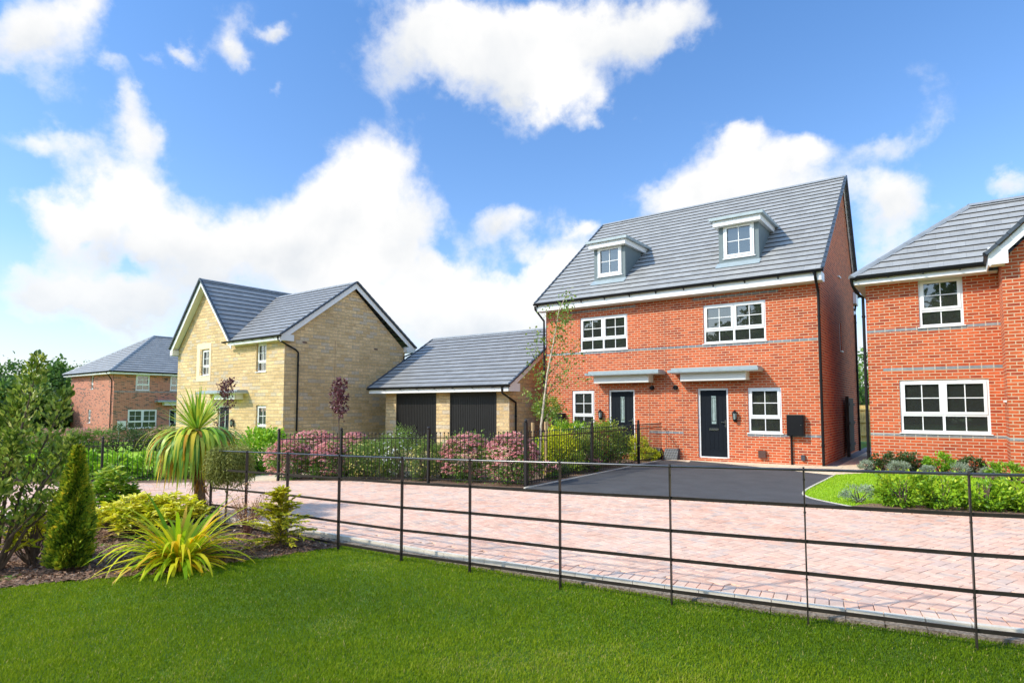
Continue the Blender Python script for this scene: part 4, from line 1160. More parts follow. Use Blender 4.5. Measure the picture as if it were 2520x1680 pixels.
# ------------------------------------------------------------------ twin garage
def garage():
    H = anchor('garage', (-16, 19.5, -.3), 'low stone double garage with two black ribbed doors between the houses', 'garage')
    x0, x1, yf, yb = -19.27, -12.75, 17.0, 24.0; zb = -.5; ze = 2.2
    ops = [(-18.64, -16.33, -.2, 2.1), (-15.62, -13.32, -.2, 2.1)]
    w = MB(); wall(w, 'Y', yf, x0, x1, zb, ze, ops, rev=.1)
    w.face([(x0, yf, zb), (x0, yf, ze), (x0, yb, ze), (x0, yb, zb)])
    ym, zm = 20.5, 4.6
    w.face([(x1, yf, zb), (x1, yb, zb), (x1, yb, ze), (x1, ym, zm), (x1, yf, ze)]); w.face([(x0, yf, ze), (x0, ym, zm), (x0, yb, ze)]); w.face([(x0, yb, zb), (x0, yb, ze), (x1, yb, ze), (x1, yb, zb)])
    w.build('wall', M['stone'], H)
    for o in ops:
        m = MB(); f = lambda *a: fbox(m, 'Y', yf, *a)
        f(o[0], o[0] + .07, o[2], o[3], -.10, -.02); f(o[1] - .07, o[1], o[2], o[3], -.10, -.02); f(o[0] + .07, o[1] - .07, o[3] - .09, o[3], -.10, -.02)
        i0, i1 = o[0] + .07, o[1] - .07; n = 24
        for k in range(n):
            a = i0 + (i1 - i0) * k / n; b = i0 + (i1 - i0) * (k + 1) / n; e = (b - a) * .22
            f(a, b - e, o[2], o[3] - .09, -.08, -.045); f(b - e, b, o[2], o[3] - .09, -.08, -.062)
        g = m.build('garage_door', M['garage'], H)
        m = MB(); c = (i0 + i1) / 2; fbox(m, 'Y', yf, c - .05, c + .05, .72, .76, -.045, -.01); m.build('handle', M['black'], g)
    ey, ez = 16.55, 2.33; mz = 4.77; xl, xr = -19.9, -12.42; s = (mz - ez) / (ym - ey); S = math.sqrt(1 + s * s)
    r = MB(); roof(r, (xl, ey, ez), (1, 0, 0), (0, 1, s), xr - xl, (ym - ey) * S); roof(r, (xl, 2 * ym - ey, ez), (1, 0, 0), (0, -1, s), xr - xl, (ym - ey) * S)
    rf = r.build('roof', M['tile_dark'], H)
    r = MB(); ridge_line(r, (xl, ym, mz + .03), (xr, ym, mz + .03)); r.build('ridge_tiles', M['ridge'], rf)
    r = MB()
    for xx in (xl - .01, xr + .01):
        for k in range(14):
            t0, t1 = k / 14, (k + 1) / 14
            r.beam((xx, ey + (ym - ey) * t0, ez + (mz - ez) * t0 + .03), (xx, ey + (ym - ey) * t1, ez + (mz - ez) * t1 + .015), .08, .06)
    r.build('verge', M['verge'], rf)
    bargeboard(H, [(ey + .03, ez - .02), (ym, mz - .03), (2 * ym - ey, ez - .02)], xr - .05, xr - .025, .2, M['white'])
    f = MB(); f.box(xl + .05, xr - .03, ey + .03, ey + .06, 2.11, 2.30); f.box(xl + .05, x1, ey + .061, yf + .002, 2.105, 2.125); f.box(x1 + .01, xr - .03, ey + .061, yf + .25, 2.11, 2.4); f.build('fascia', M['white'], H)
    gutter(H, (xl - .02, ey - .02, 2.315), (xr + .03, ey - .02, 2.315), brackets=.95)
    downpipe(H, (-12.74, ey, 2.28), [(-12.74, ey + .02, 2.05), (-12.66, yf + .28, 1.72), (-12.70, yf + .34, 1.6), (-12.70, yf + .34, 1.5)], -.3)
    return H


garage()


# ------------------------------------------------------------------ far brick house
def far_house():
    H = anchor('brick_house', (-49, 22, -.9), 'distant mottled brick house with hipped roof left of the stone house', 'house')
    x0, x1, yf, yb = -53.4, -45.39, 16.12, 30.; zb = -1.1; ze = 3.82
    L_ = [(-49.5, -49.05, 2.78, 3.76), (-49.8, -49.3, .38, 1.33)]
    S_ = [(17.45, 18.34, 2.66, 3.78), (17.03, 18.88, .05, 1.335), (19.72, 20.6, -.75, 1.335), (19.70, 20.6, 2.68, 3.79)]
    w = MB(); wall(w, 'Y', yf, x0, x1, zb, ze, L_, rev=.1); wall(w, 'X', x1, yf, yb, zb, ze, S_, rev=.09)
    w.face([(x0, yf, zb), (x0, yf, ze), (x0, yb, ze), (x0, yb, zb)]); w.face([(x0, yb, zb), (x0, yb, ze), (x1, yb, ze), (x1, yb, zb)])
    w.build('wall', M['brick_far'], H)
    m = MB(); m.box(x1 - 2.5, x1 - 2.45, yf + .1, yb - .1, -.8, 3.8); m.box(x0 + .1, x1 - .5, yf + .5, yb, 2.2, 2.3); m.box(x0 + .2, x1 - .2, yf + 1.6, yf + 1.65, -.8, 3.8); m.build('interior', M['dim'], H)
    for o in L_: window(H, 'Y', yf, *o, lights=1, rec=.06)
    window(H, 'X', x1, *S_[0], lights=1); window(H, 'X', x1, *S_[1], lights=2); window(H, 'X', x1, *S_[3], lights=1)
    door(H, 'X', x1, *S_[2], handle_right=False)
    band(H, 'X', x1, yf, yb, 2.56)
    canopy(H, 'X', x1, 18.7, 21.6, 1.97, 19.2, 21.1, 1.62)
    m = MB(); fbox(m, 'X', x1, 16.4, 16.87, -.03, .57, 0, .2); o = m.build('meter_box', M['whitebox'], H); m = MB(); m.tube([(x1 + .05, 16.5, -.03), (x1 + .05, 16.5, -.8)], .025, 6); m.build('conduit', M['whitebox'], o)
    m = MB(); fbox(m, 'X', x1, 19.35, 19.5, 3.42, 3.56, 0, .05); m.build('air_brick', M['brownbox'], H)
    e = .42; ex0, ex1, ey0 = x0 - e, x1 + e, yf - e; ez = 3.93; run = (ex1 - ex0) / 2; sl = .68; S = math.sqrt(1 + sl * sl); vn = run * S; yl = yb + e - ey0
    r = MB(); roof(r, (ex0, ey0, ez), (1, 0, 0), (0, 1, sl), 2 * run, vn, left=lambda v: v / S, right=lambda v: 2 * run - v / S)
    roof(r, (ex1, ey0, ez), (0, 1, 0), (-1, 0, sl), yl, vn, left=lambda v: v / S, right=lambda v: yl - v / S)
    roof(r, (ex0, ey0, ez), (0, 1, 0), (1, 0, sl), yl, vn, left=lambda v: v / S, right=lambda v: yl - v / S)
    rf = r.build('roof', M['tile'], H)
    r = MB(); xm = (ex0 + ex1) / 2; zt = ez + run * sl + .04
    ridge_line(r, (ex0, ey0, ez + .03), (xm, ey0 + run, zt), r=.11); ridge_line(r, (ex1, ey0, ez + .03), (xm, ey0 + run, zt), r=.11); ridge_line(r, (xm, ey0 + run, zt), (xm, yb - 3.5, zt), r=.10); r.build('ridge_tiles', M['ridge'], rf)
    f = MB(); f.box(ex0 + .03, ex1 - .03, ey0 + .03, ey0 + .06, 3.74, 3.90); f.box(ex1 - .06, ex1 - .03, ey0 + .06, yb, 3.74, 3.90); f.box(ex0 + .03, ex1 - .061, ey0 + .061, yf, 3.735, 3.755); f.box(x1, ex1 - .061, yf, yb, 3.735, 3.755); f.build('fascia', M['white'], H)
    gutter(H, (ex0 - .02, ey0 - .02, 3.91), (ex1, ey0 - .02, 3.91), brackets=.8); gutter(H, (ex1 + .02, ey0 - .02, 3.91), (ex1 + .02, yb, 3.91), brackets=.8, out=(1, 0, 0))
    downpipe(H, (x1 - .2, ey0, 3.88), [(x1 - .2, ey0 + .1, 3.7), (x1 - .25, yf - .06, 3.35), (x1 - .25, yf - .06, 3.1)], -.9)
    return H


far_house()


# ------------------------------------------------------------------ fences
def estate_fence():
    P = [(4.30, 6.20), (3.25, 5.90), (2.18, 5.63), (1.12, 5.38), (.065, 5.157), (-.946, 5.035), (-1.965, 4.90), (-2.998, 4.79), (-4.02, 4.69), (-4.93, 4.60), (-5.98, 4.56), (-7.04, 4.55), (-7.95, 4.50), (-8.85, 4.46)]
    zt = lambda x: 1.131 + .0222 * x + .004 * max(0, x)
    o = anchor('estate_fence', (P[0][0], P[0][1], h(P[0][0]) + ZL), 'dark steel estate fence with five horizontal rails along the front lawn', 'fence')
    hs = [0., -.272, -.540, -.785, -1.045]
    for k, (x, y) in enumerate(P):
        a = P[min(k + 1, len(P) - 1)]; b = P[max(k - 1, 0)]; d = np.array([a[0] - b[0], a[1] - b[1], 0.]); d /= np.linalg.norm(d); pr = np.array([-d[1], d[0], 0.])
        mb = MB(); t = zt(x) + .02
        mb.beam((x, y, h(x) + ZL - .12), (x, y, t - .005), .038, .010, up=d)
        mb.tube([np.array([x, y, t - .022]) - d * .006, np.array([x, y, t - .022]) + d * .006], .0225, 12)
        for q in (.06, .31, .81): mb.tube([np.array([x, y, t - q - .035]) - d * .009, np.array([x, y, t - q - .035]) + d * .009], .007, 6)
        mb.build('post', M['estate'], o)
    for j, q in enumerate(hs):
        mb = MB()
        pts = [np.array([x, y, zt(x) + q + random.uniform(-.003, .003)]) for x, y in P]
        if j == 0: mb.tube(pts, .0105, 8)
        else:
            for k in range(len(pts) - 1):
                mb.beam(pts[k], pts[k + 1], .009, .027)
        mb.build('rail', M['railtop'] if j == 0 else M['estate'], o, smooth=(j == 0))


estate_fence()


def railing(label, pts, posts, group, hgt=1.13, sp=.105, tall=None, off=.0):
    """ball-topped bar railing along pts; posts at the listed vertices"""
    x, y = pts[0]
    o = anchor('railing', (x, y, h(x)), label, 'railing', group)
    bm = MB(); bm.tube([(0, 0, 0), (0, 0, hgt - .02)], .0075, 6); bm.ball((0, 0, hgt - .01), .019, 8, 5)
    proto = None; r1 = MB(); r2 = MB(); cnt = 0
    Wi = WORLD[o.name].inverted()
    for k in range(len(pts) - 1):
        a, b = np.array(pts[k]), np.array(pts[k + 1]); L_ = np.linalg.norm(b - a); n = max(2, int(round(L_ / sp)))
        za, zb_ = h(a[0]) + off, h(b[0]) + off
        r1.beam((*a, za + hgt - .12), (*b, zb_ + hgt - .12), .012, .022); r2.beam((*a, za + .10), (*b, zb_ + .10), .012, .022)
        for i in range(1, n):
            p = a + (b - a) * i / n; z = za + (zb_ - za) * i / n + .05
            if proto is None:
                me = bpy.data.meshes.new('bar'); me.from_pydata(bm.v, [], bm.f); me.materials.append(M['iron']); proto = me
            c = bpy.data.objects.new('bar', proto); COL.objects.link(c); c.parent = o; c.matrix_parent_inverse = Wi; c.location = (p[0], p[1], z); c.scale = (1, 1, (hgt - .05) / hgt)
    r1.build('rail', M['iron'], o); r2.build('rail', M['iron'], o)
    for k, (x, y) in enumerate(pts):
        if k not in posts: continue
        t = hgt + .07 + ((tall or {}).get(k, 0)); m = MB(); w = .026 if k not in (tall or {}) else .032
        m.box(x - w, x + w, y - w, y + w, h(x) + off - .05, h(x) + off + t); m.ball((x, y, h(x) + off + t + .03), .036, 10, 6)
        m.tube([(x, y, h(x) + off + t), (x, y, h(x) + off + t + .02)], .018, 8); m.build('post', M['iron'], o)
    return o


gr = 'black ball-topped railings round the front gardens'
railing('black ball-topped railing beside the tarmac driveway running back to the brick wall', [(-7.11, 10.05), (-7.20, 13.0), (-7.29, 15.9), (-7.40, 17.9)], (1, 2), gr)
railing('black ball-topped railing along the paved road in front of the pink sedum clumps', [(-7.11, 10.05), (-9.54, 9.69), (-11.74, 8.99), (-13.21, 8.28)], (0, 1, 2, 3), gr, tall={0: .12})
railing('black ball-topped railing in front of the lime green shrub by the stone house', [(-16.15, 10.15), (-18.2, 10.0), (-20.3, 9.9)], (), gr, hgt=1.15, sp=.16)
railing('black ball-topped railing before the leafy green bed at the far left', [(-15.6, 8.45), (-17.1, 7.45), (-18.55, 6.38), (-20.6, 5.25), (-23.0, 3.95)], (2, 4), gr, hgt=1.12, sp=.135)


def timber_fence():
    o = anchor('timber_fence', (-4, 31, -.1), 'pale yellow new timber board fence seen in the gap between the brick houses', 'fence')
    for k in range(5):
        xa = -8 + k * 1.83; m = MB()
        for i in range(17): m.box(xa + i * .1065, xa + i * .1065 + .098, 31.0 + (.012 if i % 2 else 0), 31.02 + (.012 if i % 2 else 0), .0, 1.62)
        for z in (.25, .85, 1.4): m.box(xa, xa + 1.8, 30.96, 31.0, z, z + .075)
        m.build('panel', M['newtimber'], o); m = MB(); m.box(xa - .05, xa + .04, 30.93, 31.03, -.1, 1.7); m.build('post', M['newtimber'], o)


timber_fence()


def side_gate():
    o = anchor('timber_gate', (-2.7, 21.7, .0), 'dark stained timber gate standing against the shaded side wall', 'gate')
    m = MB()
    for i in range(12): m.box(-2.72, -2.70, 21.65 + i * .1, 21.745 + i * .1, .12, 1.84)
    m.build('board_panel', M['darktimber'], o); m = MB(); m.box(-2.77, -2.68, 21.55, 21.645, -.02, 1.9); m.build('post', M['darktimber'], o)
    m = MB()
    for z in (.3, 1.0, 1.6): m.box(-2.70, -2.665, 21.66, 22.84, z, z + .09)
    m.build('ledge', M['darktimber'], o)


side_gate()

# ------------------------------------------------------------------ front bed plants
bedz = lambda x: h(x) - .06


def big_shrub():
    x, y = -8.35, 1.85; z = bedz(x); rng = np.random.default_rng(31)
    o = anchor('evergreen_shrub', (x, y, z), 'tall loose evergreen shrub with small olive leaves at the left edge', 'shrub')
    cam = np.array([-math.sin(YAW), math.cos(YAW), 0]); rt = np.array([math.cos(YAW), math.sin(YAW), 0])
    mb = MB(); pts = []; outs = []
    # leaders: (sideways, depth, height)
    L = [(.10, .1, 1.75), (.47, .0, 2.26), (.74, .1, 1.9), (.92, 0, 1.38), (-.25, .1, 1.95), (-.6, .2, 1.8), (.28, -.1, 1.45), (.62, .2, 1.25), (.02, .3, 2.0), (-.05, -.25, 1.2), (-.5, -.2, 1.3), (.35, -.3, .95), (.78, -.15, .80), (-.9, 0, 1.5), (.15, -.35, .6), (1.0, .05, .95)]
    for k, (s, dp, hh) in enumerate(L):
        b = np.array([x, y, z]) + rt * s * .12 + cam * dp * .3; t = np.array([x, y, z]) + rt * s * .93 + cam * dp + np.array([0, 0, hh])
        m1 = b + (t - b) * .45 + rt * (-.12 * s) ; m2 = b + (t - b) * .78 - rt * .03 * s
        mb.tube([b, m1, m2, t], [.020, .014, .009, .003], 6, False)
        B = [b, m1, m2, t]
        n = int(300 * hh / 1.5)
        for i in range(n):
            u = rng.uniform(.22, 1.0) ** .75
            seg = min(int(u * 3), 2); f = u * 3 - seg; p = B[seg] * (1 - f) + B[seg + 1] * f
            # side twigs thin out towards the tip
            rad = (.26 * (1 - u) ** .7 + .035) ; ang = rng.uniform(0, 6.28); tw = rng.uniform(0, 1) ** .6
            q = p + (rt * math.cos(ang) + cam * math.sin(ang)) * rad * tw + np.array([0, 0, rad * tw * .7 + rng.normal() * .02])
            pts.append(q); outs.append(norm(q - p + np.array([0, 0, .05]) + 1e-6))
        for i in range(7):
            u = .3 + .1 * i; seg = min(int(u * 3), 2); f = u * 3 - seg; p = B[seg] * (1 - f) + B[seg + 1] * f; ang = rng.uniform(0, 6.28); rad = .24 * (1 - u) ** .7 + .05
            mb.tube([p, p + (rt * math.cos(ang) + cam * math.sin(ang)) * rad + np.array([0, 0, rad * .75])], [.005, .002], 4, False)
    mb.build('stem', M['bark'], o, smooth=True)
    pts = np.array(pts); outs = np.array(outs); n = len(pts)
    d = norm(outs + rng.normal(size=(n, 3)) * .45 + [0, 0, .45]); nr = norm(rng.normal(size=(n, 3)) * .7 + outs + [0, 0, .5])
    L_ = rng.uniform(.042, .082, n)
    leaves('foliage', pts, d, nr, L_, L_ * .50, np.clip(rng.beta(1.7, 2.3, n), 0, 1), LM['big'], o)


big_shrub()


def conifer(label, x, y, hh, w, n, mat, seed, shape, spray=.05, up=.8, name='conifer', group=None, flatw=.35, nst=1, lean=0.):
    rng = np.random.default_rng(seed); z = bedz(x)
    o = anchor(name, (x, y, z), label, 'conifer', group)
    t = rng.beta(1.15, 1.5, n); ang = rng.uniform(0, 6.283, n)
    lump = 1 + .13 * np.sin(ang * 2 + t * 9) + .13 * np.sin(ang * 5 - t * 19) + .13 * np.sin(ang * 8 + t * 37) * np.cos(t * 23 + ang)
    rad = shape(t) * w / 2 * lump * (1.02 - .5 * rng.random(n) ** 2.2 + .34 * (rng.random(n) < .08) * rng.random(n))
    pos = np.stack([x + lean * t + rad * np.cos(ang), y + lean * .7 * t + rad * np.sin(ang), z + .03 + t * hh], 1)
    out = np.stack([np.cos(ang), np.sin(ang), np.full(n, up)], 1)
    d = norm(out + rng.normal(size=(n, 3)) * .35); nr = norm(np.stack([-np.sin(ang), np.cos(ang), rng.normal(size=n) * .4], 1) + rng.normal(size=(n, 3)) * .5)
    L_ = spray * rng.uniform(.6, 1.4, n)
    edge = rad / (shape(t) * w / 2 * lump + 1e-6)
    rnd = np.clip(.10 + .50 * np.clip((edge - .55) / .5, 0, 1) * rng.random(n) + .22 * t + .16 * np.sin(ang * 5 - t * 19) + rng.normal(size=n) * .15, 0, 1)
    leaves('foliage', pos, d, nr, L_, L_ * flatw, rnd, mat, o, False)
    m = MB(); m.tube([(x, y, z - .05), (x, y, z + hh * .5), (x, y, z + hh * .93)], [.03, .016, .004], 6); m.build('trunk', M['bark'], o)
    return o


conifer('narrow conical green-gold cypress beside the tall olive shrub', *G(168, 1400, -.06), 1.26, .33, 22000, LM['cypress'], 41, lambda t: np.clip((.80 + .35 * np.sin(np.pi * np.minimum(t * 1.5, 1))) * (1 - t ** 1.5) ** .75, .03, 2), spray=.055, lean=.04, flatw=.42)


def feather_conifer():
    x, y = G(730, 1325, -.06); x, y = -6.66, 4.22; z = bedz(x); rng = np.random.default_rng(42)
    o = anchor('conifer', (x, y, z), 'small golden feathery conifer with an upright leader by the fence corner', 'conifer')
    m = MB(); m.tube([(x, y, z - .05), (x + .01, y, z + .35), (x - .02, y, z + .70)], [.012, .008, .003], 6)
    P = []; D = []; Nn = []
    for k in range(105):
        t = rng.random() ** 1.3; zz = z + .05 + t * .60; L = (.44 * (1 - t) ** .8 + .06) * rng.uniform(.75, 1.1); a = rng.uniform(0, 6.283)
        p = np.array([x, y, zz]); prev = p; el = .30 + .65 * t + rng.normal() * .28; pts = [p]
        for s in range(7):
            dd = np.array([math.cos(a) * math.cos(el), math.sin(a) * math.cos(el), math.sin(el)]); q = prev + dd * L / 7; pts.append(q)
            side = norm(np.cross(dd, [0, 0, 1.])); tp = (s + 1) / 7
            for j in range(7):
                b = prev + dd * L / 7 * rng.random(); sg = rng.choice([-1, 1]); P.append(b); D.append(norm(dd * .9 + side * sg * rng.uniform(.4, 1.) + np.array([0, 0, rng.normal() * .12]))); Nn.append(np.array([0, 0, 1.]) + rng.normal(size=3) * .35)
            prev = q; el -= .09
        m.tube([pts[0], pts[3], pts[7]], [.004, .003, .001], 4, False)
    for s in range(60):
        b = np.array([x - .01, y, z + .45 + .24 * rng.random()]); P.append(b); a = rng.uniform(0, 6.28); D.append(norm(np.array([math.cos(a) * .6, math.sin(a) * .6, 1.]))); Nn.append(rng.normal(size=3))
    m.build('trunk', M['bark'], o); P = np.array(P); n = len(P); L_ = rng.uniform(.035, .085, n)
    leaves('foliage', P, np.array(D), norm(np.array(Nn)), L_, L_ * .32, np.clip(rng.beta(2, 2, n) * .9 + (P[:, 2] - z - .3) * .25, 0, 1), LM['goldconifer'], o, False)


feather_conifer()


def phormium():
    x, y = G(443, 1385, -.06); z = bedz(x); rng = np.random.default_rng(43); n = 290
    o = anchor('phormium', (x, y, z), 'arching yellow-green strap-leaved phormium at the front of the bed', 'plant')
    az = rng.uniform(0, 6.283, n); base = np.stack([x + np.cos(az) * rng.uniform(0, .10, n), y + np.sin(az) * rng.uniform(0, .10, n), np.full(n, z)], 1)
    el = rng.uniform(.20, 1.2, n); L_ = rng.uniform(.50, 1.05, n) * (.80 + .20 * np.sin(el)); W = rng.uniform(.030, .060, n)
    bend = rng.uniform(.6, 2.6, n); rnd = np.clip(rng.beta(2.2, 1.5, n), 0, 1)
    blades('leaf_clump', base, az, el, L_, W, bend, rnd, LM['phormium'], o, S=9, base_w=.35)


phormium()


def yucca():
    x, y = -9.3, 4.42; z = bedz(x); x, y = G(494, 1277, -.06); z = bedz(x); rng = np.random.default_rng(44)
    o = anchor('yucca', (x, y, z), 'yucca with shaggy trunk and drooping striped strap leaves in front of the fence end', 'yucca')
    lean = np.array([-math.sin(YAW) * 0 - .10 * math.cos(YAW), -.10 * math.sin(YAW), 0]); top = np.array([x, y, z]) + np.array([0, 0, 1.42]) + lean
    m = MB(); k = 9
    m.tube([np.array([x, y, z - .05]) + (top - [x, y, z]) * i / k + rng.normal(size=3) * .006 for i in range(k + 1)], [.088, .085, .09, .08, .085, .078, .08, .07, .06, .05], 12)
    m.build('trunk', M['fibrebark'], o, smooth=True)
    # old leaf bases hanging on the trunk
    n = 420; a = rng.uniform(0, 6.283, n); tt = rng.random(n); b = np.array([x, y, z]) + (top - [x, y, z]) * tt[:, None]; b[:, 0] += np.cos(a) * .078; b[:, 1] += np.sin(a) * .078; b[:, 2] += .05
    blades('dead_leaf_skirt', b, a, rng.uniform(-1.1, -.3, n), rng.uniform(.08, .24, n), rng.uniform(.008, .02, n), rng.uniform(.3, 1.2, n), rng.uniform(.9, 1., n), LM['yucca'], o, S=3)
    # live rosette: upright sword leaves and a long drooping skirt
    n1, n2 = 90, 400
    a1 = rng.uniform(0, 6.283, n1); a2 = rng.uniform(0, 6.283, n2)
    base = np.concatenate([np.tile(top, (n1, 1)) + np.stack([np.cos(a1), np.sin(a1), np.zeros(n1)], 1) * .03, np.tile(top - [0, 0, .05], (n2, 1)) + np.stack([np.cos(a2), np.sin(a2), -rng.uniform(0, 1.6, n2)], 1) * .06])
    az = np.concatenate([a1, a2]); el = np.concatenate([rng.uniform(.35, 1.5, n1), rng.uniform(-.45, .55, n2)])
    L_ = np.concatenate([rng.uniform(.45, .74, n1), rng.uniform(.65, 1.08, n2)]); bend = np.concatenate([rng.uniform(.0, .5, n1), rng.uniform(2.2, 3.6, n2)])
    W = np.concatenate([rng.uniform(.032, .046, n1), rng.uniform(.046, .074, n2)])
    rnd = np.concatenate([rng.uniform(.1, .7, n1), np.where(rng.random(n2) < .28, rng.uniform(.74, 1., n2), rng.uniform(0., .72, n2))])
    blades('leaf_rosette', base, az, el, L_, W, bend, rnd, LM['yucca'], o, S=10, base_w=.45)


yucca()


def weeping():
    px, py = G(585, 1262, -.06); x, y = -8.62, 4.72; z = bedz(x); rng = np.random.default_rng(45)
    v = bearing(563, 1200); t = 9.9 / math.hypot(v[0], v[1]); x, y = v[0] * t, v[1] * t; z = bedz(x)
    o = anchor('weeping_shrub', (x, y, z), 'weeping mop-headed shrub with fine olive hanging threads right of the yucca', 'shrub')
    top = np.array([x, y, z + 1.08]); m = MB(); m.tube([(x - .05, y - .02, z - .02), (x - .03, y, z + .6), top], [.018, .015, .012], 7)
    n = 1350; a = rng.uniform(0, 6.283, n); el = rng.uniform(-.5, .75, n); r = rng.uniform(0, .12, n)
    base = top + np.stack([np.cos(a) * r, np.sin(a) * r, rng.uniform(-.12, .06, n)], 1)
    L = rng.uniform(.24, .60, n); P = []; D = []
    for i in range(n):
        e = el[i]; p = base[i].copy(); S = 9; be = rng.uniform(1.9, 3.0)
        for s in range(S):
            d = np.array([math.cos(e) * math.cos(a[i]), math.cos(e) * math.sin(a[i]), math.sin(e)]); p = p + d * L[i] / S * (.75 if s < 4 else 1.)
            if s > 1:
                for q in range(3): P.append(p + rng.normal(size=3) * .012); D.append(norm(d + rng.normal(size=3) * .5))
            e = max(e - be / S * 1.25, -1.45)
    m.build('stem', M['bark'], o)
    P = np.array(P); k = len(P); L_ = rng.uniform(.026, .055, k)
    leaves('foliage', P, np.array(D), norm(rng.normal(size=(k, 3))), L_, L_ * .24, np.clip(rng.beta(2, 2, k) + (P[:, 2] - z - .9) * .3, 0, 1), LM['weep'], o, False)


weeping()


def whorl_shrub(name, label, x, y, w, hh, nw, Ln, Wd, mat, seed, nper=9, group=None, droop=0.):
    """shrub whose leaves sit in whorls on the shoot tips"""
    rng = np.random.default_rng(seed); z = bedz(x); o = anchor(name, (x, y, z), label, 'shrub', group)
    P = []; D = []; NR = []; tips = []; Q = []
    for k in range(nw):
        a = rng.uniform(0, 6.283); t = rng.random() ** .5; r = w / 2 * math.sqrt(rng.random()) * 1.0
        tip = np.array([x + math.cos(a) * r, y + math.sin(a) * r, z + hh * (.30 + .70 * math.sqrt(max(0, 1 - (r / (w / 2)) ** 2)) * rng.uniform(.45, 1.12))]); tips.append(tip)
        tone = rng.normal() * .1
        for j in range(nper):
            b = a + 6.283 * j / nper * 1.0 + rng.normal() * .25; e = rng.uniform(-.35, .75) - droop
            d = np.array([math.cos(b) * math.cos(e), math.sin(b) * math.cos(e), math.sin(e)]); P.append(tip - np.array([0, 0, rng.uniform(0, .06)])); D.append(d); NR.append(np.array([0, 0, 1.]) + rng.normal(size=3) * .25); Q.append(tone)
    P = np.array(P); n = len(P); L_ = Ln * rng.uniform(.6, 1.2, n)
    leaves('foliage', P, np.array(D), norm(np.array(NR)), L_, L_ * Wd, np.clip(rng.beta(2, 2, n) * .75 + .15 + np.array(Q) + (P[:, 2] - z - hh * .5) * .5, 0, 1), mat, o)
    stems('stem', (x, y, z - .02), tips[::max(1, nw // 26)], .010, M['bark'], o, rng)
    return o


x, y = G(325, 1318, -.06); whorl_shrub('spotted_laurel', 'bright yellow spotted shrub with large leaves, left one behind the phormium', x, y, .95, .52, 150, .12, .36, LM['aucuba'], 51, group='yellow variegated shrubs')
x, y = G(425, 1312, -.06); whorl_shrub('spotted_laurel', 'bright yellow spotted shrub nearest the yucca trunk', x, y, .85, .52, 130, .12, .36, LM['aucuba'], 52, group='yellow variegated shrubs')
x, y = G(78, 1385, -.06); whorl_shrub('spotted_laurel', 'small yellow variegated shrub peeping out left of the cypress', x, y, .46, .62, 40, .12, .30, LM['aucuba'], 53, group='yellow variegated shrubs')
x, y = G(272, 1300, -.06); whorl_shrub('pieris', 'upright glossy green shrub with narrow leaf whorls behind the cypress', x, y, .72, .88, 150, .12, .26, LM['pieris'], 54)
x, y = -9.15, 4.52; shrub('hebe', 'low dark grey-green rounded shrub at the foot of the yucca', 'shrub', x, y, .42, .30, 2600, .028, .012, LM['darkgreen'], seed=55, off=-.06)


def barberry():
    x, y = -7.75, 4.42; z = bedz(x); rng = np.random.default_rng(56)
    o = anchor('barberry', (x, y, z), 'sparse twiggy reddish shrub in front of the fence posts', 'shrub')
    m = MB(); P = []
    for k in range(46):
        a = rng.uniform(0, 6.283); s = rng.uniform(.15, .36); hh = rng.uniform(.26, .56); t = np.array([x + math.cos(a) * s, y + math.sin(a) * s, z + hh]); b = np.array([x + rng.normal() * .02, y + rng.normal() * .02, z])
        mid = (b + t) / 2 + np.array([0, 0, .05]); m.tube([b, mid, t], [.005, .0035, .0015], 4, False)
        for i in range(26):
            u = rng.uniform(.35, 1.); P.append(b + (t - b) * u + np.array([0, 0, .05 * 4 * u * (1 - u)]) + rng.normal(size=3) * .018)
    t = np.array([x - .06, y, z + .66]); m.tube([(x, y, z), t], [.005, .002], 4, False)
    for i in range(14): P.append(t + rng.normal(size=3) * .015)
    m.build('stem', simple('red_twig', (.22, .09, .06), .7), o); P = np.array(P); n = len(P); L_ = rng.uniform(.014, .030, n)
    leaves('foliage', P, norm(rng.normal(size=(n, 3)) + [0, 0, .6]), norm(rng.normal(size=(n, 3))), L_, L_ * .6, rng.beta(2, 2, n), LM['barberry'], o, False)


barberry()

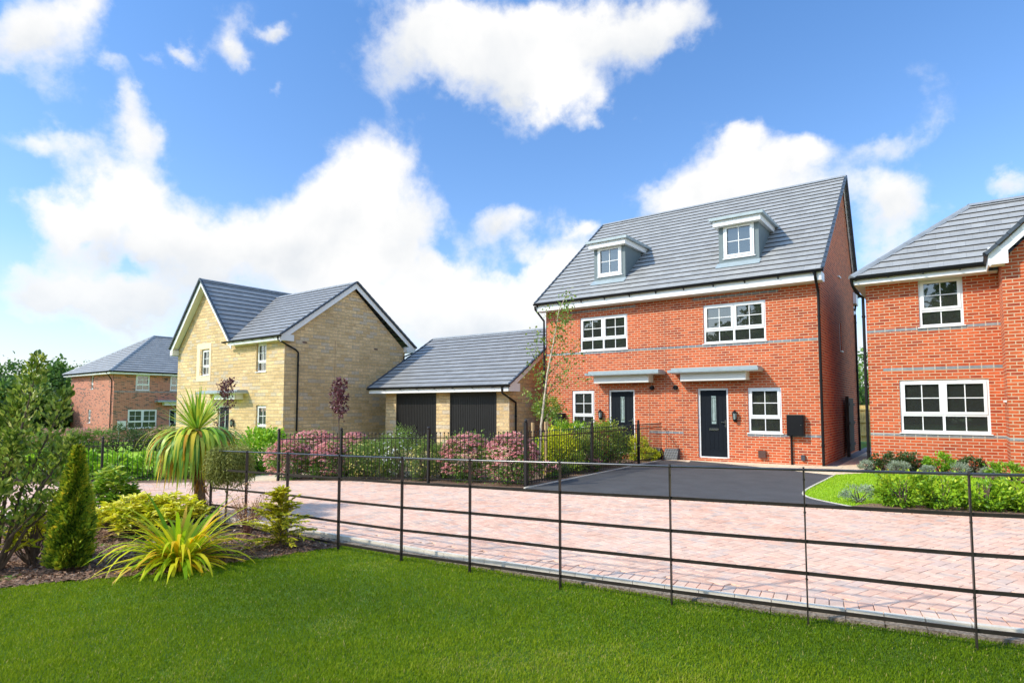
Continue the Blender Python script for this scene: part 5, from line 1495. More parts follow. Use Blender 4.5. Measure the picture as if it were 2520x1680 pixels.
# ------------------------------------------------------------------ planting behind the railings
def sedum(label, x, y, w, hh, seed, group='pink sedum clumps', d=None, nh=150, lm='sedumhead', headr=.058, off=-.01, topo=.35):
    rng = np.random.default_rng(seed); d = d or w
    z = h(x) + off
    o = anchor('sedum', (x, y, z), label, 'sedum', group)
    n = int(1500 * w * hh / .6); c = (x, y, z + hh * .45)
    pos, out, _ = clumps(n, c, (w / 2, d / 2, hh * .5), max(20, n // 40), .13, rng, .5, zmin=z + .02)
    L_ = rng.uniform(.04, .075, n)
    leaves('foliage', pos, norm(out + rng.normal(size=(n, 3)) * .5 + [0, 0, .2]), norm(rng.normal(size=(n, 3)) * .5 + [0, 0, 1]), L_, L_ * .55, shade_rnd(rng, pos, out, n, .2), LM['sedumleaf'], o)
    # flower heads: shallow domes of small florets
    P = []; Nn = []; Rn = []
    for k in range(nh):
        t = norm(rng.normal(size=3)); t[2] = abs(t[2]) ** .75 * (1 if rng.random() < .9 else -1) if rng.random() < 1 - topo * .3 else t[2]
        t = norm(t); q = np.array(c) + t * np.array([w / 2, d / 2, hh * .52]) * rng.uniform(.9, 1.06); r = headr * rng.uniform(.6, 1.25); tone = rng.uniform(0, .6)
        if q[2] < z + .12: q[2] = z + .12 + rng.random() * .2
        for j in range(26):
            a = rng.uniform(0, 6.283); s = math.sqrt(rng.random()); v = np.array([math.cos(a) * s, math.sin(a) * s, .55 * math.sqrt(max(0, 1 - s * s))]); P.append(q + v * r); Nn.append(norm(v + [0, 0, .5])); Rn.append(np.clip(tone + rng.uniform(0, .45), 0, 1))
    P = np.array(P); Nn = np.array(Nn); m = len(P)
    leaves('flower_heads', P - .006, norm(np.cross(Nn, rng.normal(size=(m, 3)))), Nn, np.full(m, .026), np.full(m, .024), np.array(Rn), LM[lm], o, False)
    stems('stem', (x, y, z - .02), [np.array(c) + norm(rng.normal(size=3) + [0, 0, .5]) * [w * .3, d * .3, hh * .3] for _ in range(5)], .012, M['bark'], o, rng)


def behind(px, back, base=None):          # ground point behind the road railing, on the bearing of px
    v = bearing(px, 1190); a = np.array([v[0], v[1]]);
    # intersect with the railing line
    L = [(-7.11, 10.05), (-9.54, 9.69), (-11.74, 8.99), (-13.21, 8.28), (-15.6, 7.4), (-18.6, 6.35), (-23, 3.9)]
    for k in range(len(L) - 1):
        p, q = np.array(L[k]), np.array(L[k + 1]); e = q - p; det = a[0] * (-e[1]) + a[1] * e[0]
        t = (p[0] * (-e[1]) + p[1] * e[0]) / det; s = (a[0] * p[1] - a[1] * p[0]) / det
        if -.001 <= s <= 1.001 and t > 0:
            w = a * t; return w * (1 + back / np.linalg.norm(w))
    return a * 14


b_ = behind
for i, (px, back, w, hh, lab) in enumerate([
    (712, .75, 1.15, 1.02, 'pink-headed sedum clump just right of the path opening in the railing'),
    (770, 1.75, 1.5, 1.22, 'tallest pink sedum clump, behind the first two by the left railing'),
    (812, .70, .95, .92, 'rounded pink sedum clump beside the second railing post from the path'),
    (872, 1.9, 1.0, 1.12, 'pink sedum showing above the yellow-flowered bush near the stone gable'),
    (1150, .80, 1.25, 1.10, 'pink sedum clump in front of the right garage door, left of its pair'),
    (1262, .55, 1.15, 1.12, 'large pink sedum clump next to the railing corner post')]):
    x, y = b_(px, back); sedum(lab, x, y, w, hh, 60 + i, nh=int(430 * w * hh))


def flowerbush(label, px, back, w, hh, seed, fl, nf, n=4200, leafm='potentilla', Ln=.034, group='flowering bushes behind the railing', spread=.12):
    x, y = b_(px, back); o, rng, c, z = shrub('flowering_bush', label, 'bush', x, y, w, hh, n, Ln, Ln * .45, LM[leafm], group, seed=seed, nc=90, spread=spread, oval=False, lo=.35, off=-.01)
    P = []; D = []; N2 = []
    for k in range(nf):
        t = norm(rng.normal(size=3)); q = np.array(c) + t * np.array([w / 2, w / 2, hh * .52]) * rng.uniform(.75, 1.08); q[2] = max(q[2], z + .06)
        nn = norm(t + [0, 0, .4]); u = norm(np.cross(nn, rng.normal(size=3))); v = np.cross(nn, u)
        for j in range(5):
            a = 6.283 * j / 5; P.append(q); D.append(norm(u * math.cos(a) + v * math.sin(a) + nn * .25)); N2.append(nn)
    m = len(P); leaves('flowers', np.array(P), np.array(D), np.array(N2), np.full(m, .024), np.full(m, .022), rng.random(m), LM[fl], o, False)


flowerbush('bush dotted with small yellow flowers left of the white-flowered one', 905, .75, 1.05, .92, 81, 'yellowfl', 260, 9000)
flowerbush('taller bush with white flowers in front of the left garage door', 985, .9, 1.05, 1.20, 82, 'whitefl', 230, 10000)
flowerbush('yellow-flowered bush right of the white-flowered one by the third post', 1045, .6, .85, .95, 83, 'yellowfl', 190, 8000)
flowerbush('dense green bush with a few white flowers before the left garage pier', 950, 1.5, 1.1, 1.05, 84, 'whitefl', 70, 8000)
flowerbush('dense green bush with yellow flowers just left of the sedums before the right garage door', 1092, 1.3, 1.0, .85, 86, 'yellowfl', 120, 8000)
flowerbush('green bush with few yellow flowers in front of the stone gable', 885, 1.6, 1.1, .95, 87, 'yellowfl', 60, 8000)
x, y = b_(640, 3.0)
shrub('hydrangea', 'rounded lime green hydrangea in front of the stone house corner', 'shrub', x, y, 1.5, 1.25, 2600, .10, .07, LM['hydrangea'], seed=85, nc=70, spread=.14, off=-.02)


def bank(name, label, pts, n, hh, Ln, Wd, mat, seed, cat='shrub', width=.8, group=None, flowers=None, off=0., oval=True, up=.45):
    """a run of neighbouring plants, each its own thing"""
    rng = np.random.default_rng(seed)
    for i, (x, y, w) in enumerate(pts):
        lab = label[i] if isinstance(label, (list, tuple)) else label
        shrub(name, lab, cat, x, y, w, hh * rng.uniform(.92, 1.08), n, Ln, Wd, mat, group, seed=seed + i, depth=width, nc=40, spread=.17, off=off, up=up, oval=oval, stemmat=M['bark'])


# leafy bed behind the far left railing
def lft(t, back):    # along the far left railing
    a = np.array([-15.9, 8.3]); c = np.array([-23.2, 3.9]); p = a + (c - a) * t; nrm = norm(np.array([-.52, .86])); return p + nrm * back


pl = []; labs = ['lime green large-leaved plant at the yucca end of the left bed', 'lime green large-leaved plant second from the yucca in the left bed', 'lime green large-leaved plant right of the thick left railing post', 'lime green large-leaved plant at the thick left railing post', 'lime green large-leaved plant left of the thick left railing post', 'lime green large-leaved plant behind the cypress tip', 'lime green large-leaved plant behind the tall olive shrub']
for i, t in enumerate((.03, .17, .30, .43, .56, .70, .85)):
    p = lft(t, .75); pl.append((p[0], p[1], 1.15))
bank('hydrangea', labs, pl, 700, .74, .13, .085, LM['hydrangea'], 200, width=1.0, group='lime green plants behind the left railing')
# sedum and green shrubs before the far house
row = [(463, 1078), (405, 1078), (345, 1078), (285, 1082), (228, 1085), (180, 1088), (120, 1088)]
slabs = ['pink sedum mound below the door of the distant brick house', 'pink sedum mound under the right end of the wide distant window', 'dark green rounded shrub under the wide window of the distant house', 'dark green shrub below the white meter box', 'pink sedum mound at the corner downpipe of the distant house', 'pink sedum mound below the left wall of the distant house', 'pink sedum mound beyond the tall olive shrub']
for i, (px, py) in enumerate(row):
    v = bearing(px, py); t = 35.5 / math.hypot(v[0], v[1]); x, y = v[0] * t, v[1] * t; w = 2.1
    if i in (2, 3): shrub('green_shrub', slabs[i], 'shrub', x, y, 2.2, 1.3, 1300, .09, .05, LM['darkgreen'], 'dark shrubs before the distant house', seed=230 + i, off=0)
    else: sedum(slabs[i], x, y, w, 1.2, 240 + i, group='pink sedum mounds before the distant house', nh=190, headr=.09)

# copper-leaved saplings
def sapling(label, px, back, z_lo, z_hi, w, seed, lean=0., n=620, base=None):
    x, y = b_(px, back) if base is None else base; rng = np.random.default_rng(seed); z = h(x)
    o = anchor('copper_sapling', (x, y, z), label, 'tree', 'copper-leaved saplings')
    rt = np.array([math.cos(YAW), math.sin(YAW), 0]); z_hi -= .1; top = np.array([x, y, z_hi]) + rt * lean
    m = MB(); m.tube([(x, y, z - .1), (x, y, z + .7 * (z_lo - z)), top], [.020, .016, .004], 6, False); P = []
    for k in range(26):
        u = rng.random() ** .8; b = np.array([x, y, z_lo - .1]) * (1 - u) + top * u; a = rng.uniform(0, 6.283)
        L = w / 2 * rng.uniform(.5, 1.1) * (1.15 - .75 * u) * (.55 + 1.2 * min(u * 2, .5)); t = b + np.array([math.cos(a) * L, math.sin(a) * L, L * 1.15])
        m.tube([b, t], [.006, .002], 4, False)
        for i in range(n // 26): v = rng.uniform(.25, 1.05); P.append(b + (t - b) * v + rng.normal(size=3) * .035)
    m.build('trunk', M['bark'], o); P = np.array(P); k = len(P); L_ = rng.uniform(.05, .085, k)
    leaves('crown', P, norm(rng.normal(size=(k, 3)) + [0, 0, .5]), norm(rng.normal(size=(k, 3))), L_, L_ * .62, rng.beta(1.5, 2.4, k), LM['purple'], o)


sapling('copper-leaved sapling standing against the stone gable wall', 832, 1.5, 1.22, 2.32, .56, 300, lean=-.04, n=720)
v = bearing(548, 1000); t = 20.5 / math.hypot(v[0], v[1]); sapling('copper-leaved sapling beside the stone house front door behind the yucca', 0, 0, .95, 2.40, .85, 301, lean=.18, base=(v[0] * t - .15, v[1] * t), n=620)


def birch():
    x, y = G(1326, 1167); z = h(x); rng = np.random.default_rng(310)
    o = anchor('birch_tree', (x, y, z), 'slender young birch with sparse leaves in front of the brick house corner', 'tree')
    rt = np.array([math.cos(YAW), math.sin(YAW), 0]); cm = np.array([-math.sin(YAW), math.cos(YAW), 0])
    T = [np.array([x, y, z - .1]), np.array([x, y, z + 1.2]) + rt * .06, np.array([x, y, z + 2.5]) + rt * .22, np.array([x, y, z + 3.4]) + rt * .40, np.array([x, y, z + 4.1]) + rt * .52, np.array([x, y, z + 4.62]) + rt * .78]
    m = MB(); m.tube(T, [.036, .030, .022, .015, .010, .004], 8)
    m.build('trunk', M['birchbark'], o, smooth=True); m = MB(); P = []; D = []
    br = [(1.5, -.40, .6), (1.6, .55, .95), (1.8, .85, 1.1), (2.0, -.45, .8), (2.1, .75, .9), (2.4, .95, .75), (2.6, -.55, .65), (2.8, .70, .55), (3.0, -.40, .5), (3.1, .45, .7), (3.5, .35, .5), (3.7, -.25, .4), (3.9, .30, .35), (1.45, .25, 1.4), (1.7, -.15, 1.3), (2.2, .3, 1.3), (1.3, .7, .4), (1.9, 1.05, .55)]
    for k, (hh, s, up) in enumerate(br):
        i = max(j for j in range(5) if T[j][2] - z <= hh); f = (hh + z - T[i][2]) / (T[i + 1][2] - T[i][2]); b = T[i] * (1 - f) + T[i + 1] * f
        t = b + rt * s + cm * rng.uniform(-.5, .5) + np.array([0, 0, up]); mid = (b + t) / 2 + np.array([0, 0, .12]) * (1 if s else 1) - rt * s * .1
        m.tube([b, mid, t], [.008, .005, .002], 4, False)
        for q in range(int(38 + 18 * rng.random())):
            u = rng.uniform(.3, 1.02); p = (1 - u) ** 2 * b + 2 * u * (1 - u) * mid + u * u * t; P.append(p + rng.normal(size=3) * [.10, .10, .085] - [0, 0, .05])
    for q in range(150): u = rng.uniform(.0, 1.); P.append(T[3] * (1 - u) + T[5] * u + rng.normal(size=3) * .10)
    m.build('branch', M['bark'], o)
    P = np.array(P); n = len(P); L_ = rng.uniform(.045, .080, n)
    leaves('crown', P, norm(rng.normal(size=(n, 3)) + [0, 0, -.6]), norm(rng.normal(size=(n, 3))), L_, L_ * .72, rng.beta(2, 2, n), LM['birch'], o)
    for k, (s, lab) in enumerate(((-.15, 'left of two round timber stakes holding the birch'), (.17, 'right of two round timber stakes holding the birch'))):
        q = np.array([x, y, 0]) + rt * s - cm * .05; m = MB(); m.tube([(q[0], q[1], z - .2), (q[0], q[1], z + 1.28 + .02 * k)], .040, 12); st = m.build('tree_stake', M['stake'], smooth=True); mark(st, lab, 'stake', 'timber tree stakes')
    m = MB(); a = np.array([x, y, z + .86]); m.tube([a - rt * .19 - cm * .09, a - cm * .07, a + rt * .05 - cm * .06, a + rt * .21 - cm * .09], .014, 6); m.tube([a - rt * .19 + cm * .02, a + rt * .02 + cm * .05, a + rt * .21 + cm * .02], .014, 6)
    mark(m.build('tree_tie', M['strap']), 'black rubber tie strapping the birch to its stakes', 'tie')


birch()
# small clipped bay
v = bearing(1347, 1000); t = 15.8 / math.hypot(v[0], v[1]); bx_, by_ = v[0] * t, v[1] * t


def bay():
    rng = np.random.default_rng(320); x, y = bx_, by_; z = h(x)
    o = anchor('bay_tree', (x, y, z), 'small ball-headed bay tree behind the birch stakes', 'tree')
    pos, out, _ = clumps(1500, (x, y, z + 1.62), (.30, .30, .30), 50, .2, rng, .5); n = len(pos)
    L_ = rng.uniform(.04, .075, n); leaves('crown', pos, norm(out + rng.normal(size=(n, 3)) * .5), norm(rng.normal(size=(n, 3)) * .6 + out), L_, L_ * .38, shade_rnd(rng, pos, out, n), LM['mixed'], o)
    m = MB(); m.tube([(x, y, z - .05), (x, y, z + 1.5)], .018, 7); m.build('trunk', M['birchbark'], o)


bay()


def bx(px, Y):      # point on the bearing of px at distance Y in front-back
    v = bearing(px, 1100); t = Y / v[1]; return v[0] * t, v[1] * t


gb = 'mixed shrubs between railing and brick house'
for i, (px, Y, w, hh, n, Ln, Wd, mt, nm, lab) in enumerate([
    (1372, 12.9, .95, 1.12, 2600, .065, .035, 'euonymus', 'golden_shrub', 'bright gold variegated shrub right of the birch stakes'),
    (1400, 16.4, 1.5, 1.35, 2600, .08, .05, 'pieris', 'green_shrub', 'tall mid-green shrub under the black meter box by the railing'),
    (1420, 13.9, 1.0, 1.05, 3400, .035, .016, 'darkpurple', 'purple_shrub', 'dusky purple-grey twiggy shrub beside the gold shrub'),
    (1480, 15.3, 1.15, 1.30, 3600, .035, .016, 'darkpurple', 'purple_shrub', 'taller dusky purple shrub under the left house window'),
    (1478, 13.6, .95, .95, 2600, .06, .035, 'mixed', 'green_shrub', 'green-gold shrub behind the middle railing post of the driveway side'),
    (1535, 15.2, 1.3, 1.32, 4200, .055, .034, 'mixed', 'variegated_shrub', 'largest green-gold variegated shrub in front of the left door'),
    (1500, 12.9, .8, .62, 1900, .05, .03, 'mixed', 'green_shrub', 'low green shrub at the foot of the variegated one by the railing'),
    (1597, 17.2, .62, .85, 1500, .055, .032, 'euonymus', 'golden_shrub', 'gold variegated shrub beyond the last railing post by the brick wall'),
    (1655, 17.45, .6, .42, 900, .055, .032, 'euonymus', 'golden_shrub', 'low gold shrub in front of the slatted grey gas boxes'),
    (1318, 12.9, .8, .72, 1500, .08, .04, 'hydrangea', 'green_shrub', 'light green shrub left of the birch stakes'),
    (1375, 12.0, .5, .40, 1100, .035, .014, 'darkgreen', 'green_shrub', 'small dark tuft under the gold shrub')]):
    x, y = bx(px, Y); x = min(x, -7.45 - w * .42) if px > 1400 and Y < 17 else x
    if Y > 17: x = min(x, -7.5)
    if px == 1655: x, y = -7.62, 17.25
    if px == 1597: x, y = -7.95, 17.3
    shrub(nm, lab, 'shrub', x, y, w * 1.04, hh * .90, int(n * 1.5), Ln, Wd, LM[mt], gb, seed=330 + i, off=-.01)
x, y = bx(1425, 11.6); sedum('low pink sedum by the railing nearest the fence post', min(x, -7.6), y, .62, .42, 350, group='low pink sedums by the driveway railing', nh=70, headr=.035)
x, y = bx(1485, 12.9); sedum('low pink sedum against the driveway railing beyond its middle post', -7.62, 13.6, .66, .48, 351, group='low pink sedums by the driveway railing', nh=80, headr=.035)

# wall bed of the right-hand house
wb = [(2130, 17.25, .42, .30, 'silver', 'silver lavender tuft at the corner downpipe of the right house'), (2178, 17.45, .6, .40, 'darkgreen', 'dark green shrub second from the left under the wide window'),
      (2208, 17.0, .52, .34, 'silver', 'silver-pink lavender tuft third in the bed under the wide window'), (2238, 17.45, .5, .42, 'darkgreen', 'dark leafy shrub between two silver tufts'),
      (2282, 16.95, .36, .22, 'silver', 'small low silver tuft left of the yellow-green bush'), (2310, 17.25, .5, .48, 'hydrangea', 'bright yellow-green bush in the middle of the wall bed'),
      (2358, 17.0, .5, .34, 'silver', 'silver lavender tuft right of the yellow-green bush'), (2392, 17.3, .5, .38, 'darkgreen', 'dark green shrub near the projecting brick bay'),
      (2430, 16.9, .42, .24, 'silver', 'pale silver tuft in front of the bay corner'), (2468, 16.35, .55, .36, 'pieris', 'glossy green shrub at the foot of the projecting bay')]
for i, (px, Y, w, hh, mt, lab) in enumerate(wb):
    x, y = bx(px, Y); shrub('lavender' if mt == 'silver' else 'small_shrub', lab, 'lavender' if mt == 'silver' else 'shrub', x, y, w * (.8 if mt == 'silver' else 1.1), hh * (.72 if mt == 'silver' else .95), 2200 if mt == 'silver' else 1000, .035 if mt == 'silver' else .06, .010 if mt == 'silver' else .032, LM[mt], 'plants under the wide window', seed=370 + i, off=.01, up=.9 if mt == 'silver' else .4, oval=mt != 'silver')
# hedge plants along the road side of the right lawn
hl = ['leftmost yellow-green hedge plant, beside the lawn tip', 'second yellow-green hedge plant from the lawn tip', 'third yellow-green hedge plant from the lawn tip', 'fourth yellow-green hedge plant, just left of the fence post', 'fifth yellow-green hedge plant, just right of the fence post', 'sixth yellow-green hedge plant, at the right picture edge', 'seventh yellow-green hedge plant, beyond the right picture edge']
for i in range(7):
    x = -.72 + .50 * i; y = 11.22 + .27 * (x + .4)
    shrub('hedge_plant', hl[i], 'shrub', x, y, .72, .54, 1150, .062, .034, LM['hedge'], 'hedge plants by the right lawn', seed=400 + i, depth=.6, off=.02, up=.6)
x, y = G(2100, 1238); shrub('lavender', 'grey-green lavender at the left end of the hedge bed', 'lavender', x + .05, y + .15, .5, .26, 1100, .04, .011, LM['silver'], 'plants at the tip of the hedge bed', seed=420, off=.02, up=.9, oval=False)

# ------------------------------------------------------------------ trees
def tree(label, x, y, hh, w, seed, n=5200, leaf=.34, group='trees behind the houses', zc=.56, name='woodland_tree', zb=None, nc=70, mat='tree'):
    rng = np.random.default_rng(seed); z = h(x) - .1 if zb is None else zb
    o = anchor(name, (x, y, z), label, 'tree', group)
    c = np.array([x, y, z + hh * zc])
    pos, out, idx = clumps(n, c, (w / 2, w / 2, hh * (1 - zc)), nc, .13, rng, .45, zmin=z + .3)
    tone = rng.normal(size=nc) * .16
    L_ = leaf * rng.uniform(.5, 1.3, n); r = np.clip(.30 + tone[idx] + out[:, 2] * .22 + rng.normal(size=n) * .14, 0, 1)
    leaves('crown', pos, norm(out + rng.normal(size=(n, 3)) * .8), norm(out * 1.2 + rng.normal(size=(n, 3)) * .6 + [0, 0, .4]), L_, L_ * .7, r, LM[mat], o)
    m = MB(); m.tube([(x, y, z - .3), (x + rng.normal() * .1, y, z + hh * .35), (x + rng.normal() * .2, y, z + hh * .75)], [hh * .022, hh * .016, hh * .005], 8, False)
    for k in range(7):
        t = c + norm(rng.normal(size=3) + [0, 0, .3]) * [w * .33, w * .33, hh * .28]; b = np.array([x, y, z + hh * rng.uniform(.25, .55)]); m.tube([b, (b + t) / 2 + [0, 0, .2], t], [hh * .008, hh * .005, hh * .002], 5, False)
    m.build('trunk', M['bark'], o, smooth=True)


def ontree(px, dist):
    v = bearing(px, 950); t = dist / math.hypot(v[0], v[1]); return v[0] * t, v[1] * t


for i, (px, dist, ytop, w, lab) in enumerate([
    (-70, 66, 880, 6.0, 'dense woodland tree at the left edge of the picture'), (36, 68, 876, 5.6, 'dense green woodland tree left of the olive shrub tip'), (105, 72, 882, 5.0, 'narrower woodland tree behind the olive shrub tip'),
    (150, 64, 880, 4.6, 'dark woodland tree right behind the olive shrub'), (198, 86, 893, 5.0, 'paler woodland tree left of the distant roof'), (236, 92, 880, 4.8, 'woodland tree whose top shows over the distant hipped roof'),
    (70, 58, 930, 5.5, 'lower woodland tree filling the gap beside the distant house'), (0, 56, 930, 5.5, 'lower woodland tree at the foot of the left group'), (92, 56, 955, 4.2, 'low woodland tree next to the distant brick wall'), (182, 74, 925, 4.4, 'low woodland tree touching the distant brick wall')]):
    x, y = ontree(px, dist); z = h(x) - .2; v = bearing(px, ytop); zt = CAMZ + v[2] / math.hypot(v[0], v[1]) * dist
    tree(lab, x, y, (zt - z) * .90, w, 500 + i, n=6000, leaf=.30, group='woodland trees beyond the distant house')
x, y = ontree(1000, 48); tree('tree top peeping between stone house and garage roof', x, y, 4.9, 3.2, 520, n=2600, leaf=.22, zb=-.5)
x, y = ontree(2122, 46); tree('leafy tree seen in the gap between the two red brick houses', x, y, 5.2, 4.6, 521, n=5200, leaf=.2, zb=-.1, zc=.5)
x, y = ontree(2090, 40); tree('lower tree behind the pale timber fence', x, y, 3.9, 4.0, 522, n=3600, leaf=.18, zb=-.1, zc=.5)
# the belt of trees on the near side of the road, behind the viewer (seen only mirrored in the windows)
for i in range(9):
    tree('tall tree of the belt mirrored in the upper windows, number ' + 'one two three four five six seven eight nine'.split()[i] + ' from the right', 16 - i * 7.5 + (i % 3), -31 - (i % 2) * 4, 10.5 + (i * 37 % 5) * .8, 13.5, 540 + i, n=11000, leaf=.66, zc=.46, group='tree belt opposite the houses', zb=-.2, nc=50)


# ------------------------------------------------------------------ sky and sun
def world():
    w = bpy.data.worlds.new('World'); SC.world = w; w.use_nodes = True; nt = w.node_tree; N, L = nt.nodes, nt.links
    N.clear(); out = N.new('ShaderNodeOutputWorld'); bg = N.new('ShaderNodeBackground'); L.new(bg.outputs[0], out.inputs[0])
    sky = N.new('ShaderNodeTexSky'); sky.sky_type = 'NISHITA'; sky.sun_disc = False
    sky.sun_elevation = SUN_EL; sky.sun_rotation = SUN_ROT; sky.air_density = 1.0; sky.dust_density = .6; sky.ozone_density = 1.6
    bg.inputs['Strength'].default_value = .10
    tc = N.new('ShaderNodeTexCoord'); sep = N.new('ShaderNodeSeparateXYZ'); L.new(tc.outputs['Generated'], sep.inputs[0])

    def mth(op, a, b=None, c=None, clamp=False):
        m = N.new('ShaderNodeMath'); m.operation = op; m.use_clamp = clamp
        for i, v in enumerate((a, b, c)):
            if v is None: continue
            if isinstance(v, bpy.types.NodeSocket): L.new(v, m.inputs[i])
            else: m.inputs[i].default_value = v
        return m.outputs[0]
    az = mth('ARCTAN2', sep.outputs[0], sep.outputs[1]); el = mth('ARCSINE', sep.outputs[2])
    # noise in direction space; flattened a little towards the horizon
    vec = tc.outputs['Generated']
    wn = noise(N, L, vec, 3.2, 5, .55); wn2 = noise(N, L, vec, 9., 6, .6)
    wsub = N.new('ShaderNodeVectorMath'); wsub.operation = 'SUBTRACT'; L.new(wn.outputs['Color'], wsub.inputs[0]); wsub.inputs[1].default_value = (.5, .5, .5)
    wsub2 = N.new('ShaderNodeVectorMath'); wsub2.operation = 'SUBTRACT'; L.new(wn2.outputs['Color'], wsub2.inputs[0]); wsub2.inputs[1].default_value = (.5, .5, .5)
    sp = N.new('ShaderNodeSeparateXYZ'); L.new(wsub.outputs[0], sp.inputs[0]); sp2 = N.new('ShaderNodeSeparateXYZ'); L.new(wsub2.outputs[0], sp2.inputs[0])
    azd = mth('ADD', mth('MULTIPLY_ADD', sp.outputs[0], .16, az), mth('MULTIPLY', sp2.outputs[0], .10))
    eld = mth('ADD', mth('MULTIPLY_ADD', sp.outputs[1], .16, el), mth('MULTIPLY', sp2.outputs[1], .10))
    # cloud masses: bearing, height, half-widths (survey pixels of the 2352-wide print), weight
    C = [(40, 90, 150, 100, 1.0), (150, 30, 110, 60, .8), (440, 140, 60, 26, .72), (560, 120, 34, 56, .78), (640, 62, 44, 26, .72), (625, 200, 26, 36, .66), (250, 185, 60, 34, .62), (360, 160, 60, 20, .5),
         (312, 265, 62, 48, .9), (350, 340, 70, 60, .9), (130, 310, 110, 40, .6), (40, 320, 70, 34, .5), (300, 430, 170, 80, .9), (150, 480, 130, 80, .85), (400, 545, 260, 90, .95), (90, 610, 150, 70, .8), (300, 690, 220, 70, .85), (700, 600, 240, 85, .95),
         (850, 395, 165, 105, 1.05), (760, 500, 150, 110, 1.), (920, 520, 160, 100, .95), (1185, 510, 95, 50, .85), (1040, 630, 220, 70, .8), (1250, 600, 90, 60, .8), (1180, 730, 220, 90, 1.), (1330, 640, 90, 70, .9), (900, 720, 300, 70, 1.),
         (1120, 150, 270, 125, 1.1), (1010, 60, 150, 120, 1.), (1330, 60, 260, 80, 1.), (1540, 75, 130, 65, .95), (1270, 215, 150, 85, 1.), (1380, 250, 40, 40, .6),
         (1700, 380, 190, 95, 1.05), (1600, 440, 170, 70, 1.), (1690, 310, 80, 50, .9), (1850, 350, 90, 55, .9), (2040, 345, 120, 55, .85), (1780, 480, 320, 70, .9), (2030, 480, 120, 60, .85), (2320, 420, 120, 40, .95), (2010, 560, 80, 70, .7), (1980, 800, 120, 90, .7),
         (1085, 440, 60, 60, -.6), (1010, 575, 45, 40, -.7), (330, 610, 60, 26, -.6), (20, 540, 60, 36, -.6), (70, 745, 180, 26, -.6), (1190, 600, 50, 24, -.6), (190, 520, 36, 22, -.4), (520, 650, 220, 60, .45), (1100, 700, 260, 60, .45), (180, 660, 200, 40, .4), (40, 440, 70, 50, .5), (60, 800, 200, 26, .55), (1360, 545, 40, 28, .75), (1290, 750, 160, 60, .9)]
    acc = None; acc2 = None
    for (cx, cy, rx, ry, wt) in C:
        k = 2520 / 2352; v = bearing(cx * k, cy * k); r_ = math.hypot(v[0], v[1]); A = math.atan2(v[0], v[1]); E = math.atan2(v[2], r_)
        v2 = bearing((cx + rx) * k, cy * k); v1 = bearing((cx - rx) * k, cy * k); ra = abs(math.atan2(v2[0], v2[1]) - math.atan2(v1[0], v1[1])) / 2
        v2 = bearing(cx * k, (cy + ry) * k); v1 = bearing(cx * k, (cy - ry) * k); re = abs(math.atan2(v2[2], math.hypot(v2[0], v2[1])) - math.atan2(v1[2], math.hypot(v1[0], v1[1]))) / 2
        dx = mth('MULTIPLY', mth('SUBTRACT', azd, A), 1 / ra); dy = mth('MULTIPLY', mth('SUBTRACT', eld, E), 1 / re)
        d2 = mth('ADD', mth('MULTIPLY', dx, dx), mth('MULTIPLY', dy, dy))
        g = mth('MULTIPLY', mth('POWER', 2.718, mth('MULTIPLY', d2, -1.35)), wt)
        acc = g if acc is None else mth('ADD', acc, g)
        gy = mth('MULTIPLY', g, dy); acc2 = gy if acc2 is None else mth('ADD', acc2, gy)
    # sky away from the view: broken cloud of the same kind
    bgn = noise(N, L, vec, 1.6, 3, .5); back = mth('MULTIPLY', mth('SUBTRACT', bgn.outputs[0], .42), 3.2)
    # blend factor: directions more than ~52 degrees from the view bearing
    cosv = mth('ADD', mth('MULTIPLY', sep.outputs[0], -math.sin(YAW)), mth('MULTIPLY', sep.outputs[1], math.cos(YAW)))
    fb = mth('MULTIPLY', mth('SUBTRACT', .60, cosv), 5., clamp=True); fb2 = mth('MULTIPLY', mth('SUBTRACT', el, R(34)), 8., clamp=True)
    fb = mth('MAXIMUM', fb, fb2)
    field = mth('ADD', mth('MULTIPLY', acc, mth('SUBTRACT', 1., fb)), mth('MULTIPLY', back, fb))
    n1 = noise(N, L, vec, 7., 9, .58, .3); n2 = noise(N, L, vec, 22., 7, .62)
    det = mth('ADD', mth('MULTIPLY', mth('SUBTRACT', n1.outputs[0], .5), 1.9), mth('MULTIPLY', mth('SUBTRACT', n2.outputs[0], .5), .9))
    dens = mth('ADD', field, det)
    mr = N.new('ShaderNodeMapRange'); mr.interpolation_type = 'SMOOTHSTEP'; L.new(dens, mr.inputs[0]); mr.inputs[1].default_value = .28; mr.inputs[2].default_value = 1.15
    # grey undersides: thicker parts, modulated by a slow noise
    n3 = noise(N, L, vec, 4.5, 5, .5)
    low = mth('MULTIPLY', mth('SUBTRACT', .25, mth('DIVIDE', acc2, mth('ADD', acc, .05))), 1.1, clamp=True)   # lower halves of the masses are in their own shade
    thick = mth('MULTIPLY', mth('SUBTRACT', dens, .50), 2.2, clamp=True)
    tex = mth('MULTIPLY', mth('SUBTRACT', n3.outputs[0], .36), 5.0, clamp=True)
    tex = mth('ADD', mth('MULTIPLY', tex, .75), mth('MULTIPLY', mth('SUBTRACT', n1.outputs[0], .40), 1.6, clamp=True), clamp=True)
    sh = mth('MULTIPLY', mth('MULTIPLY', thick, tex), mth('MULTIPLY_ADD', low, .6, .4), clamp=True)
    cc = mix(N, L, (11.3, 11.1, 10.8), (7.2, 7.7, 8.35), sh)
    # clear sky: the physical sky, deepened towards the photo's blue
    grad = mth('MULTIPLY', el, 1 / R(38), clamp=True)
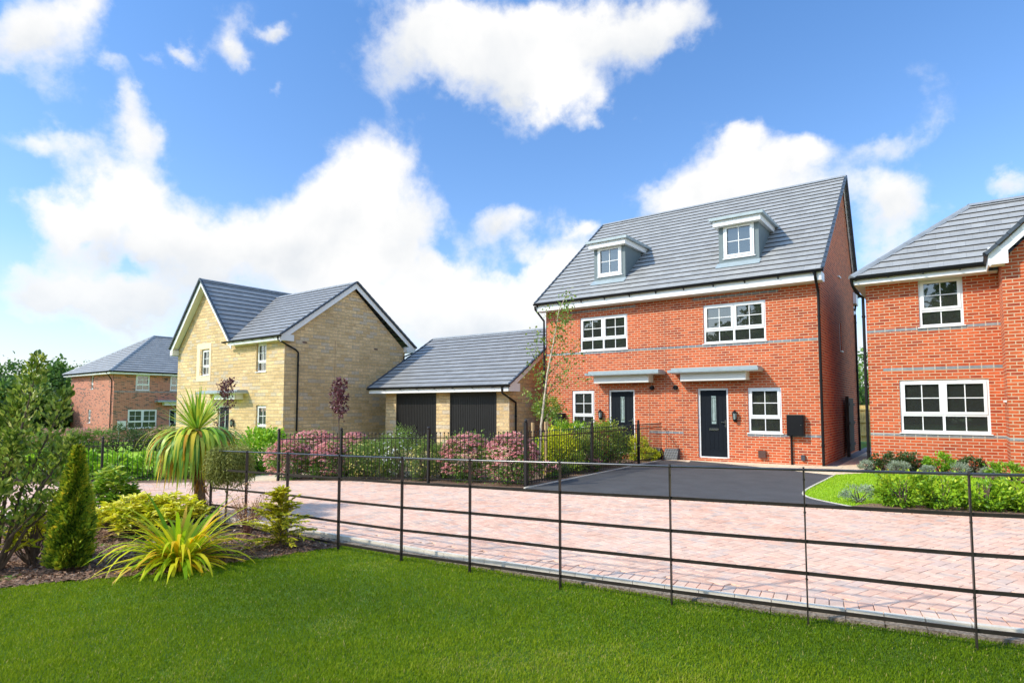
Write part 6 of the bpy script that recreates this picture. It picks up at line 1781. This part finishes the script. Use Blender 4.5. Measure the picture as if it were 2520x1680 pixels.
    tint = ramp(N, [(0, (2.1, 1.9, 2.0)), (.35, (1.65, 2.02, 2.45)), (1, (1.35, 2.05, 2.7))]); L.new(grad, tint.inputs[0])
    base = mix(N, L, sky.outputs[0], tint.outputs[0], 1., 'MULTIPLY')
    col = mix(N, L, base, cc, mr.outputs[0])
    haze = mth('MULTIPLY', mth('SUBTRACT', R(13), el), 1 / R(26), clamp=True)
    col = mix(N, L, col, (8.6, 9.6, 10.6), haze)
    # warm gain added to the sky overhead and behind the viewer, lifts shadow fill
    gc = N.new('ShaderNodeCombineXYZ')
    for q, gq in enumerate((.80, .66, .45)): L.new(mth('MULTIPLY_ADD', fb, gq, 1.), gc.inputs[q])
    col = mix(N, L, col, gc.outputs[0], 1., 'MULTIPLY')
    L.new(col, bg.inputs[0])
    w.cycles.sampling_method = 'MANUAL'; w.cycles.sample_map_resolution = 512


SRC = Vector((-.42, -.60, .60)).normalized()
SUN_EL = math.asin(SRC.z); SUN_ROT = math.atan2(SRC.x, SRC.y)
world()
sd = bpy.data.lights.new('sun', 'SUN'); sd.energy = 4.6; sd.angle = R(2.2); sd.color = (1., .92, .77)
so = bpy.data.objects.new('sun', sd); COL.objects.link(so); so.rotation_euler = (-SRC).to_track_quat('-Z', 'Y').to_euler(); so.location = (-20, -30, 30)

cd = bpy.data.cameras.new('camera'); cam = bpy.data.objects.new('camera', cd); COL.objects.link(cam)
cam.location = (0, 0, CAMZ); cam.rotation_euler = (R(90) + PITCH, 0, YAW)
cd.sensor_width = 36; cd.lens = 36 * FPX / 2520; cd.shift_y = (PCY - 840) / 2520; cd.clip_end = 1500; cd.clip_start = .05
SC.camera = cam
SC.view_settings.view_transform = 'Standard'; SC.view_settings.look = 'None'; SC.view_settings.exposure = 0; SC.view_settings.gamma = 1
SC.render.engine = 'CYCLES'
SC.cycles.max_bounces = 6; SC.cycles.diffuse_bounces = 3; SC.cycles.glossy_bounces = 3; SC.cycles.transmission_bounces = 3; SC.cycles.transparent_max_bounces = 6
SC.cycles.caustics_reflective = False; SC.cycles.caustics_refractive = False
SC.cycles.use_denoising = True
